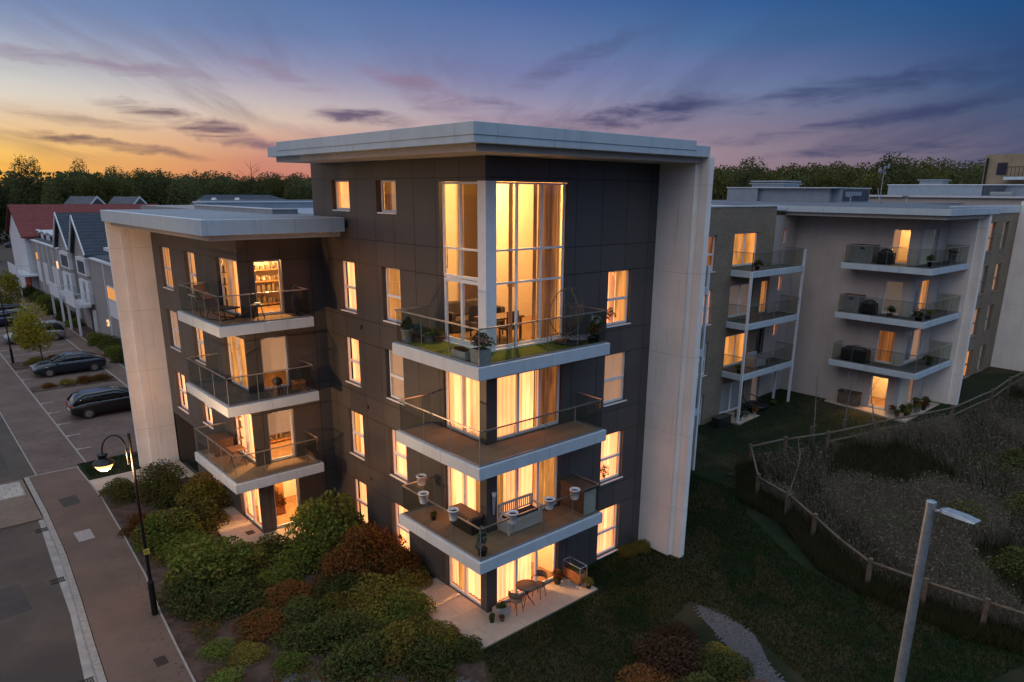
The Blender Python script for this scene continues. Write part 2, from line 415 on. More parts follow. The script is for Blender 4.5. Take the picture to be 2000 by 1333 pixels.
KR = [(-7.94, 24.1), (-7.96, 19.1), (-8.08, 14.6), (-8.3, 10.9), (-8.53, 7.7), (-8.66, 5.6), (-9.0, 1), (-9.5, -6), (-10.4, -14)]
PR = [(-6.0, 24.05), (-5.97, 21.9), (-5.94, 19.3), (-6.11, 15), (-6.32, 11), (-6.6, 8.2), (-6.76, 6), (-6.88, 4), (-7.15, 0), (-7.7, -6), (-8.6, -14)]
GI = [(-8.36, 18.7), (-8.58, 14.2), (-8.75, 10.1), (-9.1, 6.2), (-9.4, 1), (-9.9, -6), (-10.8, -14)]
off = lambda P, d: [(x+d, y) for x, y in P]
sheet('footway', off(KR, .02)[::1] + PR[::-1], 0, M['footway'], .3)
m = MB()                                                     # kerb, stone by stone along the road edge
for (a, b) in zip(KR[:-1], KR[1:]):
    L = math.dist(a, b); k = max(1, round(L/.91)); rz = math.atan2(b[1]-a[1], b[0]-a[0])
    for i in range(k):
        t = (i+.5)/k; m.obox((a[0]+(b[0]-a[0])*t-.10, a[1]+(b[1]-a[1])*t, -.095), (L/k-.012, .2, .22), rz)
struct(m.build('kerb', M['kerb_stone'], bevel=.012))
m = MB(); KL = [(x-.2, y) for x, y in KR]
for (a, b) in zip(PR[:-1], PR[1:]):                          # thin edging stone behind the footway
    rz = math.atan2(b[1]-a[1], b[0]-a[0]); m.obox(((a[0]+b[0])/2+.03, (a[1]+b[1])/2, -.06), (math.dist(a, b), .06, .17), rz)
struct(m.build('footway_edging', M['kerb_stone']))
sheet('gutter', [(-8.2, 18.7)] + KL[1:] + GI[::-1], -.094, M['concrete'])
sheet('road', [(-60, 18.7)] + GI + [(-60, -14)], -.10, M['asphalt'])
sheet('raised_crossing', [(-60, 18.7), (-8.2, 18.7), (-8.2, 24.1), (-60, 24.1)], -.035, M['strip_paving'], .2)
for nm, P_ in (('road_repair', [(-10.9, 11.2), (-9.6, 11.3), (-9.7, 13.4), (-10.8, 13.3)]), ('road_repair', [(-9.3, 26), (-8.5, 26.1), (-8.5, 29.5), (-9.3, 29.4)]), ('footway_repair', [(-7.35, 19.2), (-6.7, 19.3), (-6.7, 20.4), (-7.4, 20.3)])):
    sheet(nm, P_, {'r': -.096, 'f': .004}[nm[0]] if P_[0][1] < 24 else -.026, M['patch_tar'])
sheet('tactile_paving', [(-10.6, 21.9), (-8.36, 21.9), (-8.36, 23.85), (-10.6, 23.85)], -.03, M['tactile'])
sheet('side_road', [(-60, 24.1), (-7.62, 24.1), (-7.6, 60), (-7.5, 120), (-60, 120)], -.03, M['asphalt'], .2)
sheet('shared_lane', [(-7.62, 24.2), (-5.54, 24.2), (-5.54, 120), (-7.6, 120)], -.02, M['block_paving'], .2)
sheet('parking_area', [(-5.46, 24.6), (-.32, 24.6), (-.32, 120), (-5.46, 120)], -.02, M['block_paving'], .2)
sheet('walkway', [(-.22, 24.2), (.92, 24.2), (.92, 130), (-.22, 130)], 0, M['footway'], .2)
sheet('far_car_park', [(-40, 120.1), (40, 120.1), (60, 205), (-40, 205)], -.02, M['asphalt'])
m = MB()
m.box((-5.54, 24.2, -.3), (-5.46, 120, -.012)); m.box((-7.66, 24.2, -.3), (-7.6, 120, -.014)); m.box((-.32, 24.6, -.3), (-.22, 120, .01)); m.box((.92, 40, -.3), (1.0, 100, .03))
m.box((-8.0, 24.1, -.3), (-5.46, 24.2, -.008))
struct(m.build('kerb_line', M['kerb_stone']))
m = MB()
for y in (26.9, 29.6, 32.2, 35.0, 37.6, 45.2, 48.1):
    m.box((-5.44, y-.035, -.0195), (-4.8, y+.035, -.016)); m.cyl((-5.38, y, -.0195), (-5.38, y, -.0155), .1, n=10)
for y in (54.6, 57.3, 60, 62.6, 65.3, 68, 70.6, 73.3, 76, 78.6): m.box((-5.44, y-.035, -.0195), (-.5, y+.035, -.016))
struct(m.build('bay_markings', M['chalk']))
BED = [(-5.9, 20.2), (-1.92, 19.2), (-1.92, 11.3), (1.3, 11.3), (1.3, 4.2), (.1, 3.6), (-.2, 1.6), (.02, -.02), (-.9, -1.5), (-2.6, -3.4), (-5, -5.6), (-7.6, -7)] + [p for p in PR[::-1] if p[1] > -5]
sheet('planting_bed', BED, -.004, M['mulch'])
BB = [(-5.9, 24.5), (-5.9, 21.95), (-3.62, 21.95), (-3.62, 24.5)]
sheet('verge', BB, .01, M['lawn'])
sheet('path', [(-5.93, 21.82), (-5.9, 20.32), (-1.92, 19.15), (-1.92, 21.82)], .004, M['patio_slab'], .2)
sheet('patio', [(0, 0), (5.12, 0), (5.2, 1.34), (1.36, 1.34), (1.34, 4.2), (.3, 4.26), (.02, 3.2), (-.2, 2.3), (-.25, 1.2), (-.18, .45)], .03, M['patio_slab'], .2)
sheet('terrace', [(-3.25, 10.2), (-2.4, 9.9), (.2, 10.05), (.2, 11.34), (-1.89, 11.34), (-1.89, 14.75), (-2.75, 14.75), (-3.2, 12.6)], .03, M['patio_slab'], .2)
sheet('soil_strip', [(-5.44, 41.0), (-.34, 40.9), (-.34, 42.6), (-5.44, 42.3)], .02, M['mulch'], .1)
sheet('soil_island', [(-5.44, 49.0), (-.34, 49.0), (-.34, 52.2), (-5.44, 51.5)], .02, M['mulch'], .1)
sheet('front_garden_bed', [(1.0, 40), (2.6, 40), (2.6, 100), (1.0, 100)], .01, M['mulch'], .1)
FENCE = [(56, -3.2), (50.5, -2.8), (44.8, -2.25), (41.5, -2.25), (37.2, -2.45), (31.6, -2.1), (26.2, -.2), (23.1, .77), (20.9, 1.88), (18.8, 2.55), (15.9, .4), (15.2, -1.38), (14.1, -3.1), (13.0, -4.6), (12.25, -6.0), (12.3, -7.75), (12.45, -9.45), (12.7, -11.3), (13.0, -13.2)]
MEADOW = FENCE + [(20, -40), (56, -40)]
patch('meadow_ground', MEADOW, M['meadow_soil'], .01, .7)
GRAV = [(6.95, -2.7), (6.5, -3.05), (6.2, -3.7), (5.75, -4.6), (5.3, -5.3), (4.75, -6.1), (4.3, -7.2), (4.1, -9), (5.2, -9), (5.35, -7.2), (5.75, -6.2), (6.4, -5.5), (6.95, -4.85), (7.05, -3.9)]
patch('gravel_path', GRAV, M['gravel'], .014, .07)
patch('front_bed', [(5.4, -3.3), (4.4, -3.6), (3.0, -3.9), (1.8, -4.2), (1.4, -5.5), (2, -7), (4.1, -7), (4.4, -6), (5.0, -5.0)], M['mulch'], .012, .12)
patch('lower_gravel', [(-4.6, 3.2), (-3.4, 2.4), (-1.6, .2), (-.9, -1.2), (-2.2, -2.6), (-4.2, -3.6), (-5.8, -2), (-6.1, 1)], M['gravel'], .012, .1)
sheet('brick_wing_terrace', [(23.4, 6.0), (29.0, 6.1), (29.0, 7.6), (23.4, 7.6)], .56, M['patio_slab'], .4)
sheet('white_wing_terrace', [(30.2, -.3), (35.6, -.3), (35.6, .98), (31.4, .98), (31.4, 4.7), (30.9, 4.7)], .84, M['patio_slab'], .5)

# ------------------------------------------------------------------ walls, windows, balconies
def W(ax, pl, a, d, z): return (pl+d, a, z) if ax == 'x' else (a, pl+d, z)
def wbox(m, ax, pl, a0, a1, d0, d1, z0, z1): return m.box(W(ax, pl, a0, d0, z0), W(ax, pl, a1, d1, z1))

def wall(parent, ax, pl, a0, a1, z0, z1, ops, mat, depth=.22, name='wall'):
    A = sorted({a0, a1} | {q for o in ops for q in o[:2] if a0 < q < a1}); Z = sorted({z0, z1} | {q for o in ops for q in o[2:4] if z0 < q < z1})
    m = MB()
    for i in range(len(A)-1):
        for j in range(len(Z)-1):
            ca, cz = (A[i]+A[i+1])/2, (Z[j]+Z[j+1])/2
            if any(o[0] < ca < o[1] and o[2] < cz < o[3] for o in ops): continue
            m.quad(*[W(ax, pl, a, 0, z) for a, z in ((A[i], Z[j]), (A[i+1], Z[j]), (A[i+1], Z[j+1]), (A[i], Z[j+1]))])
    for (b0, b1, y0, y1) in [o[:4] for o in ops]:
        for (p, q) in (((b0, y0), (b0, y1)), ((b1, y0), (b1, y1)), ((b0, y1), (b1, y1)), ((b0, y0), (b1, y0))):
            m.quad(W(ax, pl, p[0], 0, p[1]), W(ax, pl, q[0], 0, q[1]), W(ax, pl, q[0], depth, q[1]), W(ax, pl, p[0], depth, p[1]))
    return m.build(name, mat, parent)

def pleats(m, ax, pl, a0, a1, d, z0, z1, per=.16, amp=.03):
    n = max(2, int((a1-a0)/per*4)); P = []
    for i in range(n+1):
        a = a0+(a1-a0)*i/n; P.append((a, d+amp*math.sin(2*math.pi*a/per)))
    vs = [W(ax, pl, a, q, z) for a, q in P for z in (z0, z1)]
    return m.add(vs, [(2*i, 2*i+2, 2*i+3, 2*i+1) for i in range(n)], True)

def window(parent, ax, pl, a0, a1, z0, z1, style='sash', cur=None, fr=.055, dep=.11, sill=True, mat='frame_white', pane='pane', splits=None, transoms=None, name='window', bar=.045):
    """frame mesh, with sill, pane and curtains as its own pieces"""
    m = MB(); d0, d1 = dep, dep+.07
    wbox(m, ax, pl, a0, a0+fr, d0, d1, z0, z1); wbox(m, ax, pl, a1-fr, a1, d0, d1, z0, z1)
    wbox(m, ax, pl, a0+fr, a1-fr, d0, d1, z1-fr, z1); wbox(m, ax, pl, a0+fr, a1-fr, d0, d1, z0, z0+fr*1.3)
    zb, za = z0+fr*1.3, z1-fr
    if style == 'sash': transoms = [z0+.47*(z1-z0)]
    if style == 'door2': splits = [.5]
    if style == 'door3': splits = [1/3, 2/3]
    for tz in (transoms or []): wbox(m, ax, pl, a0+fr, a1-fr, d0-.012, d1+.004, tz-bar, tz+bar)
    for s in (splits or []):
        c = a0+s*(a1-a0); wbox(m, ax, pl, c-bar, c+bar, d0-.008, d1+.006, zb, za)
    f = m.build(name, M[mat], parent)
    if sill:
        s = MB(); wbox(s, ax, pl, a0-.05, a1+.05, -.05, dep-.002, z0-.045, z0-.003); s.build('sill', M[mat], f)
    g = MB(); e = (d0+d1)/2
    g.quad(*[W(ax, pl, a, e, z) for a, z in ((a0+fr, zb), (a1-fr, zb), (a1-fr, za), (a0+fr, za))]); g.build('pane', M[pane], f)
    for (mt, s0, s1, t0, t1) in (cur or []):
        c = MB(); A0, A1 = a0+(a1-a0)*s0, a0+(a1-a0)*s1; Z0, Z1 = z0+(z1-z0)*t0, z0+(z1-z0)*t1
        d = .26 if 'drape' in mt else .31
        if 'blind' in mt: c.quad(*[W(ax, pl, a, .21 if mt != 'blind_x' else .3, z) for a, z in ((A0, Z0), (A1, Z0), (A1, Z1), (A0, Z1))])
        else: pleats(c, ax, pl, A0, A1, d, Z0, Z1)
        c.build('blind' if 'blind' in mt else 'curtain', M[mt], f)
    return f
FULL = lambda mt: [(mt, -.06, 1.06, -.03, 1.03)]
def pair(back, side, l=.28, r=.28): return FULL(back) + [(side, -.06, l, -.03, 1.03), (side, 1-r, 1.06, -.03, 1.03)]

def room(parent, ax, pl, a0, a1, d0, d1, z0, z1, mat='plaster_warm', lamp=None, floor='floor_wood', power=None, skip=False):
    """a room behind the glass: floor, ceiling and three walls, lit by its ceiling lamp"""
    m = MB(); q = lambda *P: m.quad(*[W(ax, pl, *p) for p in P])
    q((a0, d1, z0), (a1, d1, z0), (a1, d1, z1), (a0, d1, z1))
    if not skip: q((a0, d0, z0), (a0, d1, z0), (a0, d1, z1), (a0, d0, z1))
    q((a1, d0, z0), (a1, d1, z0), (a1, d1, z1), (a1, d0, z1)); q((a0, d0, z1), (a1, d0, z1), (a1, d1, z1), (a0, d1, z1))
    m.mat(1); q((a0, d0, z0), (a1, d0, z0), (a1, d1, z0), (a0, d1, z0))
    r = m.build('room', [M[mat], M[floor]], parent)
    if lamp:
        a, d, rad = lamp; c = W(ax, pl, a, d, z1-.09); l = MB(); l.lathe(c, [(rad*.9, -.05), (rad, .0), (rad, .05)], 14); l.build('ceiling_lamp', M['lamp_glow'], r)
        if power:
            L = bpy.data.lights.new('room_light', 'POINT'); L.energy = power; L.color = (1, .53, .19); L.shadow_soft_size = .12
            o = bpy.data.objects.new('room_light', L); COL.objects.link(o); o.parent = r; o.location = Vector(W(ax, pl, a, d, z1-.3)) - Vector(rootof(parent).location)
    return r

def balcony(parent, cx, cy, x1, y1, wx, wy, z, deck='deck_brown', th=.36, panel=1.25, ends=True, label=None, glass_h=1.0):
    """slab wrapping a corner: cx,cy outer corner; x1, y1 its two ends; wx, wy the wall corner"""
    s = MB(); L = [(cx, cy), (x1, cy), (x1, wy), (wx, wy), (wx, y1), (cx, y1)]; s.prism(L, z-th, z)
    o = s.build('balcony', M['fascia'], parent, bevel=.012)
    if label: o['label'] = label
    d = MB(); e = .17
    d.add([(x, y, z+.006) for x, y in ((cx+e, cy+e), (x1-e, cy+e), (x1-e, wy-.004), (wx-.004, wy-.004), (wx-.004, y1-e), (cx+e, y1-e))], [(0, 1, 2, 3, 4, 5)])
    d.build('deck', M[deck], o)
    g = .11; runs = [((cx+g, cy+g), (x1-g, cy+g)), ((cx+g, cy+g), (cx+g, y1-g))]
    if ends: runs += [((x1-g, cy+g), (x1-g, wy-.03)), ((cx+g, y1-g), (wx-.03, y1-g))]
    h = MB(); ch = MB()
    for a, b in runs:
        Ln = math.dist(a, b); k = max(1, round(Ln/panel)); u = ((b[0]-a[0])/Ln, (b[1]-a[1])/Ln)
        for i in range(k):
            t0, t1 = i*Ln/k+.012, (i+1)*Ln/k-.012; p = (a[0]+u[0]*t0, a[1]+u[1]*t0); q = (a[0]+u[0]*t1, a[1]+u[1]*t1)
            G = MB(); G.quad((*p, z+.04), (*q, z+.04), (*q, z+glass_h), (*p, z+glass_h)); G.build('glass_panel', M['balustrade_glass'], o)
            ch.obox(((a[0]+b[0])/2, (a[1]+b[1])/2, z+.025), (Ln+.02, .05, .045), math.atan2(u[1], u[0])) if i == 0 else None
            if i: ch.obox((a[0]+u[0]*i*Ln/k, a[1]+u[1]*i*Ln/k, z+glass_h*.5), (.014, .02, glass_h-.06), math.atan2(u[1], u[0]))
        h.obox(((a[0]+b[0])/2, (a[1]+b[1])/2, z+glass_h+.015), (Ln+.045, .045, .035), math.atan2(u[1], u[0]))
    ch.obox((cx+g, cy+g, z+glass_h/2), (.02, .02, glass_h-.04))
    h.build('handrail', M['metal_rail'], o); ch.build('balustrade_channel', M['frame_grey'], o)
    return o

# ------------------------------------------------------------------ the dark clad apartment building
ZL = [0, 2.85, 5.755, 8.608]
H = [2.0, 4.86, 7.77, 10.62]
apt = thing('apartment_building', 'dark grey clad five storey apartment building with white roof frames and lit corner windows', 'building', (1.35, 1.35, 0))
X0, Y0 = 1.35, 1.35
sillz = [.14, 3.08, 6.02, 8.80]
# openings on the tower's two street faces
opL = [(8.88, 10.02, sillz[k], H[k]) for k in range(4)] + [(5.86, 7.02, sillz[k], H[k]) for k in range(4)] + [(8.98, 10.26, 12.43, 13.45), (5.93, 7.16, 12.42, 13.43)]
opL += [(1.69, 3.56, ZL[k]+.03, ZL[k]+2.05) for k in range(3)]
opR = [(6.53, 7.69, sillz[k]-.02, H[k]) for k in range(4)]
opR += [(1.75, 4.50, ZL[k]+.03, ZL[k]+2.05) for k in range(3)]
wall(apt, 'x', X0, Y0, 11.85, -.2, 14.12, opL + [(1.35, 3.56, 8.61, 13.38)], M['clad'])
wall(apt, 'y', Y0, X0, 8.9, -.2, 14.12, opR + [(1.35, 4.55, 8.61, 13.38)], M['clad'])
wall(apt, 'y', 11.85, X0, 12.0, 11.4, 14.12, [], M['clad'])      # back of the top storey
wall(apt, 'x', 9.32, Y0, 11.85, -.2, 14.12, [], M['clad'])
CURL = {0: [FULL('net_bright'), pair('net_bright', 'net_soft', .25, .2), FULL('net_soft'), pair('net_bright', 'drape_orange', .2, .35), FULL('net_bright')]}
c1 = [pair('net_bright', 'net_soft', .2, .1), pair('net_bright', 'drape_orange', .15, .3), pair('net_soft', 'net_bright', .35, .3), pair('net_soft', 'net_bright', .2, .45)]
c2 = [FULL('net_bright'), FULL('net_bright'), FULL('blind_warm') + [('drape_orange', .62, 1.05, 0, 1)], pair('drape_orange', 'net_soft', .1, .45)]
c3 = [pair('net_bright', 'net_soft', .2, .25), pair('net_bright', 'net_soft', .15, .35), FULL('blind_warm') + [('drape_orange', .86, 1.06, 0, 1)], pair('net_bright', 'drape_orange', .1, .42)]
for k in range(4):
    window(apt, 'x', X0, 8.88, 9.93, sillz[k], H[k], cur=c1[k]); window(apt, 'x', X0, 5.86, 6.92, sillz[k], H[k], cur=c2[k])
    window(apt, 'y', Y0, 6.56, 7.69, sillz[k]-.02, H[k], cur=c3[k])
window(apt, 'x', X0, 8.98, 10.16, 12.43, 13.45, 'plain', cur=pair('net_soft', 'drape_orange', .4, .1)); window(apt, 'x', X0, 5.93, 7.0, 12.42, 13.43, 'plain', cur=FULL('drape_brown') + [('blind_warm', 0, .55, 0, 1), ('net_soft', .72, 1.06, 0, 1)])
# corner glazing on the three lower storeys
kw = dict(sill=False, dep=.09, fr=.06)
window(apt, 'x', X0, 1.69, 3.52, .03, 2.05, 'door2', cur=[('net_bright', -.05, .62, 0, 1), ('drape_orange', .66, .86, 0, 1), ('net_bright', .84, 1.05, 0, 1)], **kw)
window(apt, 'y', Y0, 1.78, 4.46, .03, 2.05, 'door3', cur=[('net_bright', -.02, .66, 0, 1), ('drape_orange', -.02, .06, 0, 1)], **kw)
window(apt, 'x', X0, 1.69, 3.52, 2.88, 4.90, 'door2', cur=[('drape_orange', -.05, .28, 0, 1), ('net_bright', -.05, 1.05, 0, 1)], **kw)
window(apt, 'y', Y0, 1.78, 4.46, 2.88, 4.90, 'door3', cur=[('net_soft', -.02, .40, 0, 1), ('net_bright', .38, .66, 0, 1), ('drape_orange', .66, 1.02, 0, 1), ('drape_orange', .0, .16, 0, 1)], **kw)
window(apt, 'x', X0, 1.69, 3.52, 5.785, 7.80, 'door2', cur=[('net_bright', .45, 1.05, 0, 1), ('net_soft', -.05, .5, 0, 1)], **kw)
window(apt, 'y', Y0, 1.78, 4.46, 5.785, 7.80, 'door3', cur=[('net_soft', -.02, .36, 0, 1), ('net_bright', .34, .66, 0, 1), ('drape_brown', .66, 1.02, 0, 1), ('drape_orange', .66, .74, 0, 1)], **kw)
room(apt, 'x', X0, 1.40, 4.6, .24, 3.3, .03, 2.55, lamp=(2.9, 1.7, .16), power=520, skip=True)
# double-height corner window: frames, white corner post, room
f = window(apt, 'x', X0, 1.70, 3.52, 10.62, 13.37, 'plain', splits=[.53], transoms=[11.48], bar=.028, cur=[('drape_brown', .55, .66, 0, 1)], **kw)
window(apt, 'x', X0, 1.70, 3.46, 8.66, 10.60, 'door2', sill=False, dep=.06, fr=.10, bar=.05, name='balcony_door')
window(apt, 'y', Y0, 1.72, 4.52, 8.66, 13.37, 'plain', splits=[.31, .655], transoms=[10.55, 11.49], bar=.028, sill=False, dep=.09, fr=.05, cur=[('drape_brown', .665, .99, .0, 1), ('drape_orange', .94, 1.0, 0, 1), ('drape_brown', .245, .30, 0, 1), ('drape_brown', .58, .64, 0, 1)])
m = MB(); m.prism([(1.36, 1.36), (1.735, 1.36), (1.735, 1.50), (1.50, 1.50), (1.50, 1.72), (1.36, 1.72)], 8.6, 13.40); m.box((1.335, 1.335, 8.6), (1.72, 1.70, 13.395))
m.build('corner_post', M['frame_white'], apt)
m = MB(); m.box((1.30, 1.36, 8.615), (1.40, 3.6, 8.66)); m.box((1.405, 1.28, 8.615), (4.6, 1.40, 8.66)); m.build('threshold', M['frame_white'], apt)
rm = room(apt, 'x', X0, 1.42, 7.2, .24, 5.6, 8.615, 13.7, lamp=(3.3, 2.7, .30), power=1500, skip=True)
m = MB(); m.box((4.4, 5.2, 8.62), (6.9, 5.35, 13.68)); m.box((1.7, 5.0, 10.95), (2.6, 7.1, 11.12)); m.build('room_partition', M['plaster_warm'], apt)
# roof: white frame with fascia, soffit step and upper coping
def roof(parent, x0, y0, x1, y1, zb, zt, soff, inset=.28, up=None, name='roof', top='roof_membrane'):
    m = MB(); m.box((x0, y0, zb), (x1, y1, zt)); o = m.build(name, M['fascia'], parent, bevel=.01)
    s = MB(); s.box((x0+inset, y0+inset, soff), (x1-.05, y1-.05, zb-.002)); s.build('soffit', M['soffit'], o)
    t = MB(); t.box((x0+.3, y0+.3, zt-.01), (x1-.3, y1-.3, zt+.012)); t.build('roof_covering', M[top], o)
    if up: u = MB(); u.box((up[0], up[1], zt-.16), (up[2], up[3], zt+.13)); u.build('upper_fascia', M['fascia'], o, bevel=.008)
    return o
roof(apt, -.45, -.45, 9.12, 11.42, 14.22, 14.56, 14.05, up=(-.47, -.47, 8.32, 10.58))
m = MB(); m.box((4.2, 9.0, 14.68), (5.9, 9.6, 14.82)); 
for i in range(6): m.box((4.3+i*.27, 8.7, 14.69), (4.42+i*.27, 9.0, 14.86))
tag(m.build('roof_vent', M['dark_plastic']), 'low dark vent unit on top of the tallest white-edged roof', 'vent')
# end frames (white rendered fins)
def fin(parent, ax, pl, a0, a1, b1, z0, z1, th, sgn):
    """main slab from a0 to a1, recessed outer strip from a1 to b1"""
    m = MB(); wbox(m, ax, pl, a0, a1, 0, th, z0, z1); wbox(m, ax, pl, a1, b1, .15, th, z0, z1)
    return m.build('fin_wall', M['white_render'], parent)
fin(apt, 'x', 8.9, 1.36, -.07, -.50, -.3, 14.22, .42, 1)
# left block
LX, LY = -1.9, 11.36
a = [(19.35, 20.85), (16.05, 17.4)]
opl = [(19.35, 20.85, sillz[k], H[k]) for k in (1, 2, 3)] + [(16.05, 17.4, z, H[k]) for k, z in ((1, 3.2), (2, 6.02), (3, 8.85))] + [(11.48, 13.6, ZL[k]+.03, ZL[k]+2.05) for k in range(4)] + [(18.9, 21.6, -.1, 2.55), (15.6, 17.4, .5, 2.0)]
wall(apt, 'x', LX, LY, 21.9, -.2, 11.52, opl, M['clad'])
opr = [(-1.34, -.29, ZL[k]+.03, ZL[k]+2.02) for k in range(4)]
wall(apt, 'y', LY, LX, 1.36, -.2, 11.52, opr, M['clad'])
wall(apt, 'x', 8.0, 11.86, 22, -.2, 11.8, [], M['clad'])
lc1 = {1: FULL('net_bright'), 2: pair('blind_warm', 'drape_orange', .5, .1), 3: pair('net_soft', 'drape_orange', .3, .3)}
lc2 = {1: FULL('net_bright'), 2: FULL('drape_orange'), 3: pair('net_soft', 'drape_orange', .2, .5)}
for k in (1, 2, 3):
    window(apt, 'x', LX, 19.35, 20.72, sillz[k], H[k], cur=lc1[k]); window(apt, 'x', LX, 16.05, 17.2, {1: 3.2, 2: 6.02, 3: 8.85}[k], H[k], cur=lc2[k])
window(apt, 'x', LX, 15.6, 17.2, .5, 2.0, cur=FULL('net_soft'))
for k in range(4):
    cc = {0: [('net_bright', -.05, .5, 0, 1), ('net_bright', .72, 1.05, 0, 1)], 1: [('net_bright', .3, 1.05, 0, 1)], 2: [('drape_orange', -.05, 1.05, 0, 1), ('net_soft', .3, .7, 0, 1)], 3: [('net_soft', -.05, .55, 0, 1), ('drape_orange', .5, 1.05, 0, 1)]}[k]
    window(apt, 'x', LX, 11.48, 13.45, ZL[k]+.03, ZL[k]+2.05, 'door2', cur=cc, **kw)
    dc = {0: None, 1: [('blind_warm', 0, 1, .52, 1)], 2: [('blind_warm', 0, 1, .3, 1)], 3: None}[k]
    window(apt, 'y', LY, -1.34, -.32, ZL[k]+.03, ZL[k]+2.02, 'plain', cur=dc, **kw)
for k, pw in ((0, 600), (1, 600), (2, 50), (3, 700)):
    room(apt, 'y', LY, -1.85, 1.2, .24, 2.7, ZL[k]+.03, ZL[k]+2.5, lamp=(-.5, 1.1, .15), power=pw, skip=True)
m = MB(); m.box((-1.9, 21.62, -.1), (2, 21.88, 2.55)); m.box((1.2, 18.9, -.1), (1.3, 21.6, 2.55)); m.box((-1.88, 18.8, -.1), (1.2, 18.9, 2.55)); m.build('porch_wall', M['clad'], apt)
fin(apt, 'y', 21.9, -1.86, -3.12, -3.62, -.3, 11.7, .42, -1)
roof(apt, -3.72, 9.15, 1.2, 22.35, 11.69, 12.18, 11.51, top='roof_pale')
m = MB(); m.box((1.2, 11.86, 11.69), (8.6, 22.35, 12.12)); m.box((.3, 13.2, 12.19), (1.34, 22.1, 12.36)); m.box((.3, 22.12, 11.9), (8.6, 22.35, 12.48)); m.box((1.36, 11.9, 12.1), (8.6, 22.1, 12.2))
o = m.build('roof_upstand', M['roof_steel'], apt)
c = MB(); c.box((.26, 22.06, 12.482), (8.62, 22.4, 12.53)); c.box((.26, 13.16, 12.362), (.42, 22.05, 12.40)); c.box((.42, 13.16, 12.362), (1.33, 13.32, 12.40)); c.build('coping', M['coping'], o)
# balconies
BT = [balcony(apt, 0, 0, 5.21, 4.30, X0, Y0, ZL[k], {1: 'deck_brown', 2: 'deck_brown', 3: 'turf'}[k], label={1: 'balcony with a grey deck and white pots on its rail', 2: 'empty balcony with a brown deck', 3: 'balcony with a green artificial turf floor'}[k]) for k in (1, 2, 3)]
BL = [balcony(apt, -3.2, 10.1, .24, 14.55, LX, LY, ZL[k], {1: 'deck_brown', 2: 'deck_grey', 3: 'deck_brown'}[k]) for k in (1, 2, 3)]
# small wall vents
m = MB()
for (y, z) in ((8.4, 5.3), (8.45, 2.4), (4.6, 5.6), (8.6, 8.3)): m.cyl((X0-.03, y, z), (X0+.01, y, z), .075, n=10)
m.build('wall_vent', M['dark_plastic'], apt)
# ------------------------------------------------------------------ the pale building on the right: brick wing, rendered wing
wing = thing('apartment_block', 'pale rendered and buff brick apartment block with stacked balconies behind the lawn', 'building', (31.5, 1, .8))
bz = [.45, 3.32, 6.19, 9.06]; wz = [.84, 3.59, 6.46, 9.33]
BY = 7.5
ops = [(20.7, 22.0, bz[k]-.25, bz[k]+1.75) if k == 0 else (20.7, 22.0, bz[k]+.02, bz[k]+1.92) for k in range(4)]
ops += [(23.7, 26.15, bz[k]+.15, bz[k]+1.98) for k in range(4)]
ops += [(27.0, 27.85, bz[k]+.1, bz[k]+2.0) for k in (0, 1, 2)]
wall(wing, 'y', BY, 8.0, 27.9, -.2, 12.42, ops, M['brick_buff'])
wall(wing, 'x', 27.9, 7.5, 8.0, -.2, 12.42, [], M['brick_buff'])
wc = [FULL('net_cold'), FULL('net_cold'), FULL('net_soft'), FULL('drape_brown')]
sc = [FULL('net_cold'), FULL('drape_orange'), FULL('blind_dim'), pair('drape_orange', 'drape_brown', .1, .5)]
for k in range(4):
    z0, z1 = (bz[k]-.25, bz[k]+1.75) if k == 0 else (bz[k]+.02, bz[k]+1.92)
    window(wing, 'y', BY, 20.7, 22.0, z0, z1, cur=wc[k], splits=[.62] if k < 3 else None, fr=.07)
    window(wing, 'y', BY, 23.7, 26.15, bz[k]+.15, bz[k]+1.98, 'door2', cur=sc[k], sill=False, fr=.07)
window(wing, 'y', BY, 27.0, 27.85, bz[2]+.1, bz[2]+2.0, 'plain', cur=FULL('drape_orange'), sill=False); window(wing, 'y', BY, 27.0, 27.85, bz[1]+.1, bz[1]+2.0, 'plain', cur=[], sill=False, mat='frame_grey', pane='car_glass')
window(wing, 'y', BY, 27.0, 27.85, bz[0]+.1, bz[0]+2.0, 'plain', cur=FULL('blind_dim'), sill=False)
sl = [(29.75, 30.25, bz[k]+1.15, bz[k]+2.05) for k in (1, 2, 3)]
wall(wing, 'y', 8.0, 27.9, 31.5, -.2, 11.9, sl, M['grey_render'])
for k in (1, 2, 3): window(wing, 'y', 8.0, 29.75, 30.25, bz[k]+1.15, bz[k]+2.05, 'plain', cur=FULL('net_soft' if k < 3 else 'drape_brown'), sill=False)
m = MB(); m.box((8.5, 7.46, 12.424), (27.95, 7.75, 12.5)); m.box((8, 7.75, 12.2), (29.4, 30, 12.40)); m.build('parapet', M['coping'], wing)
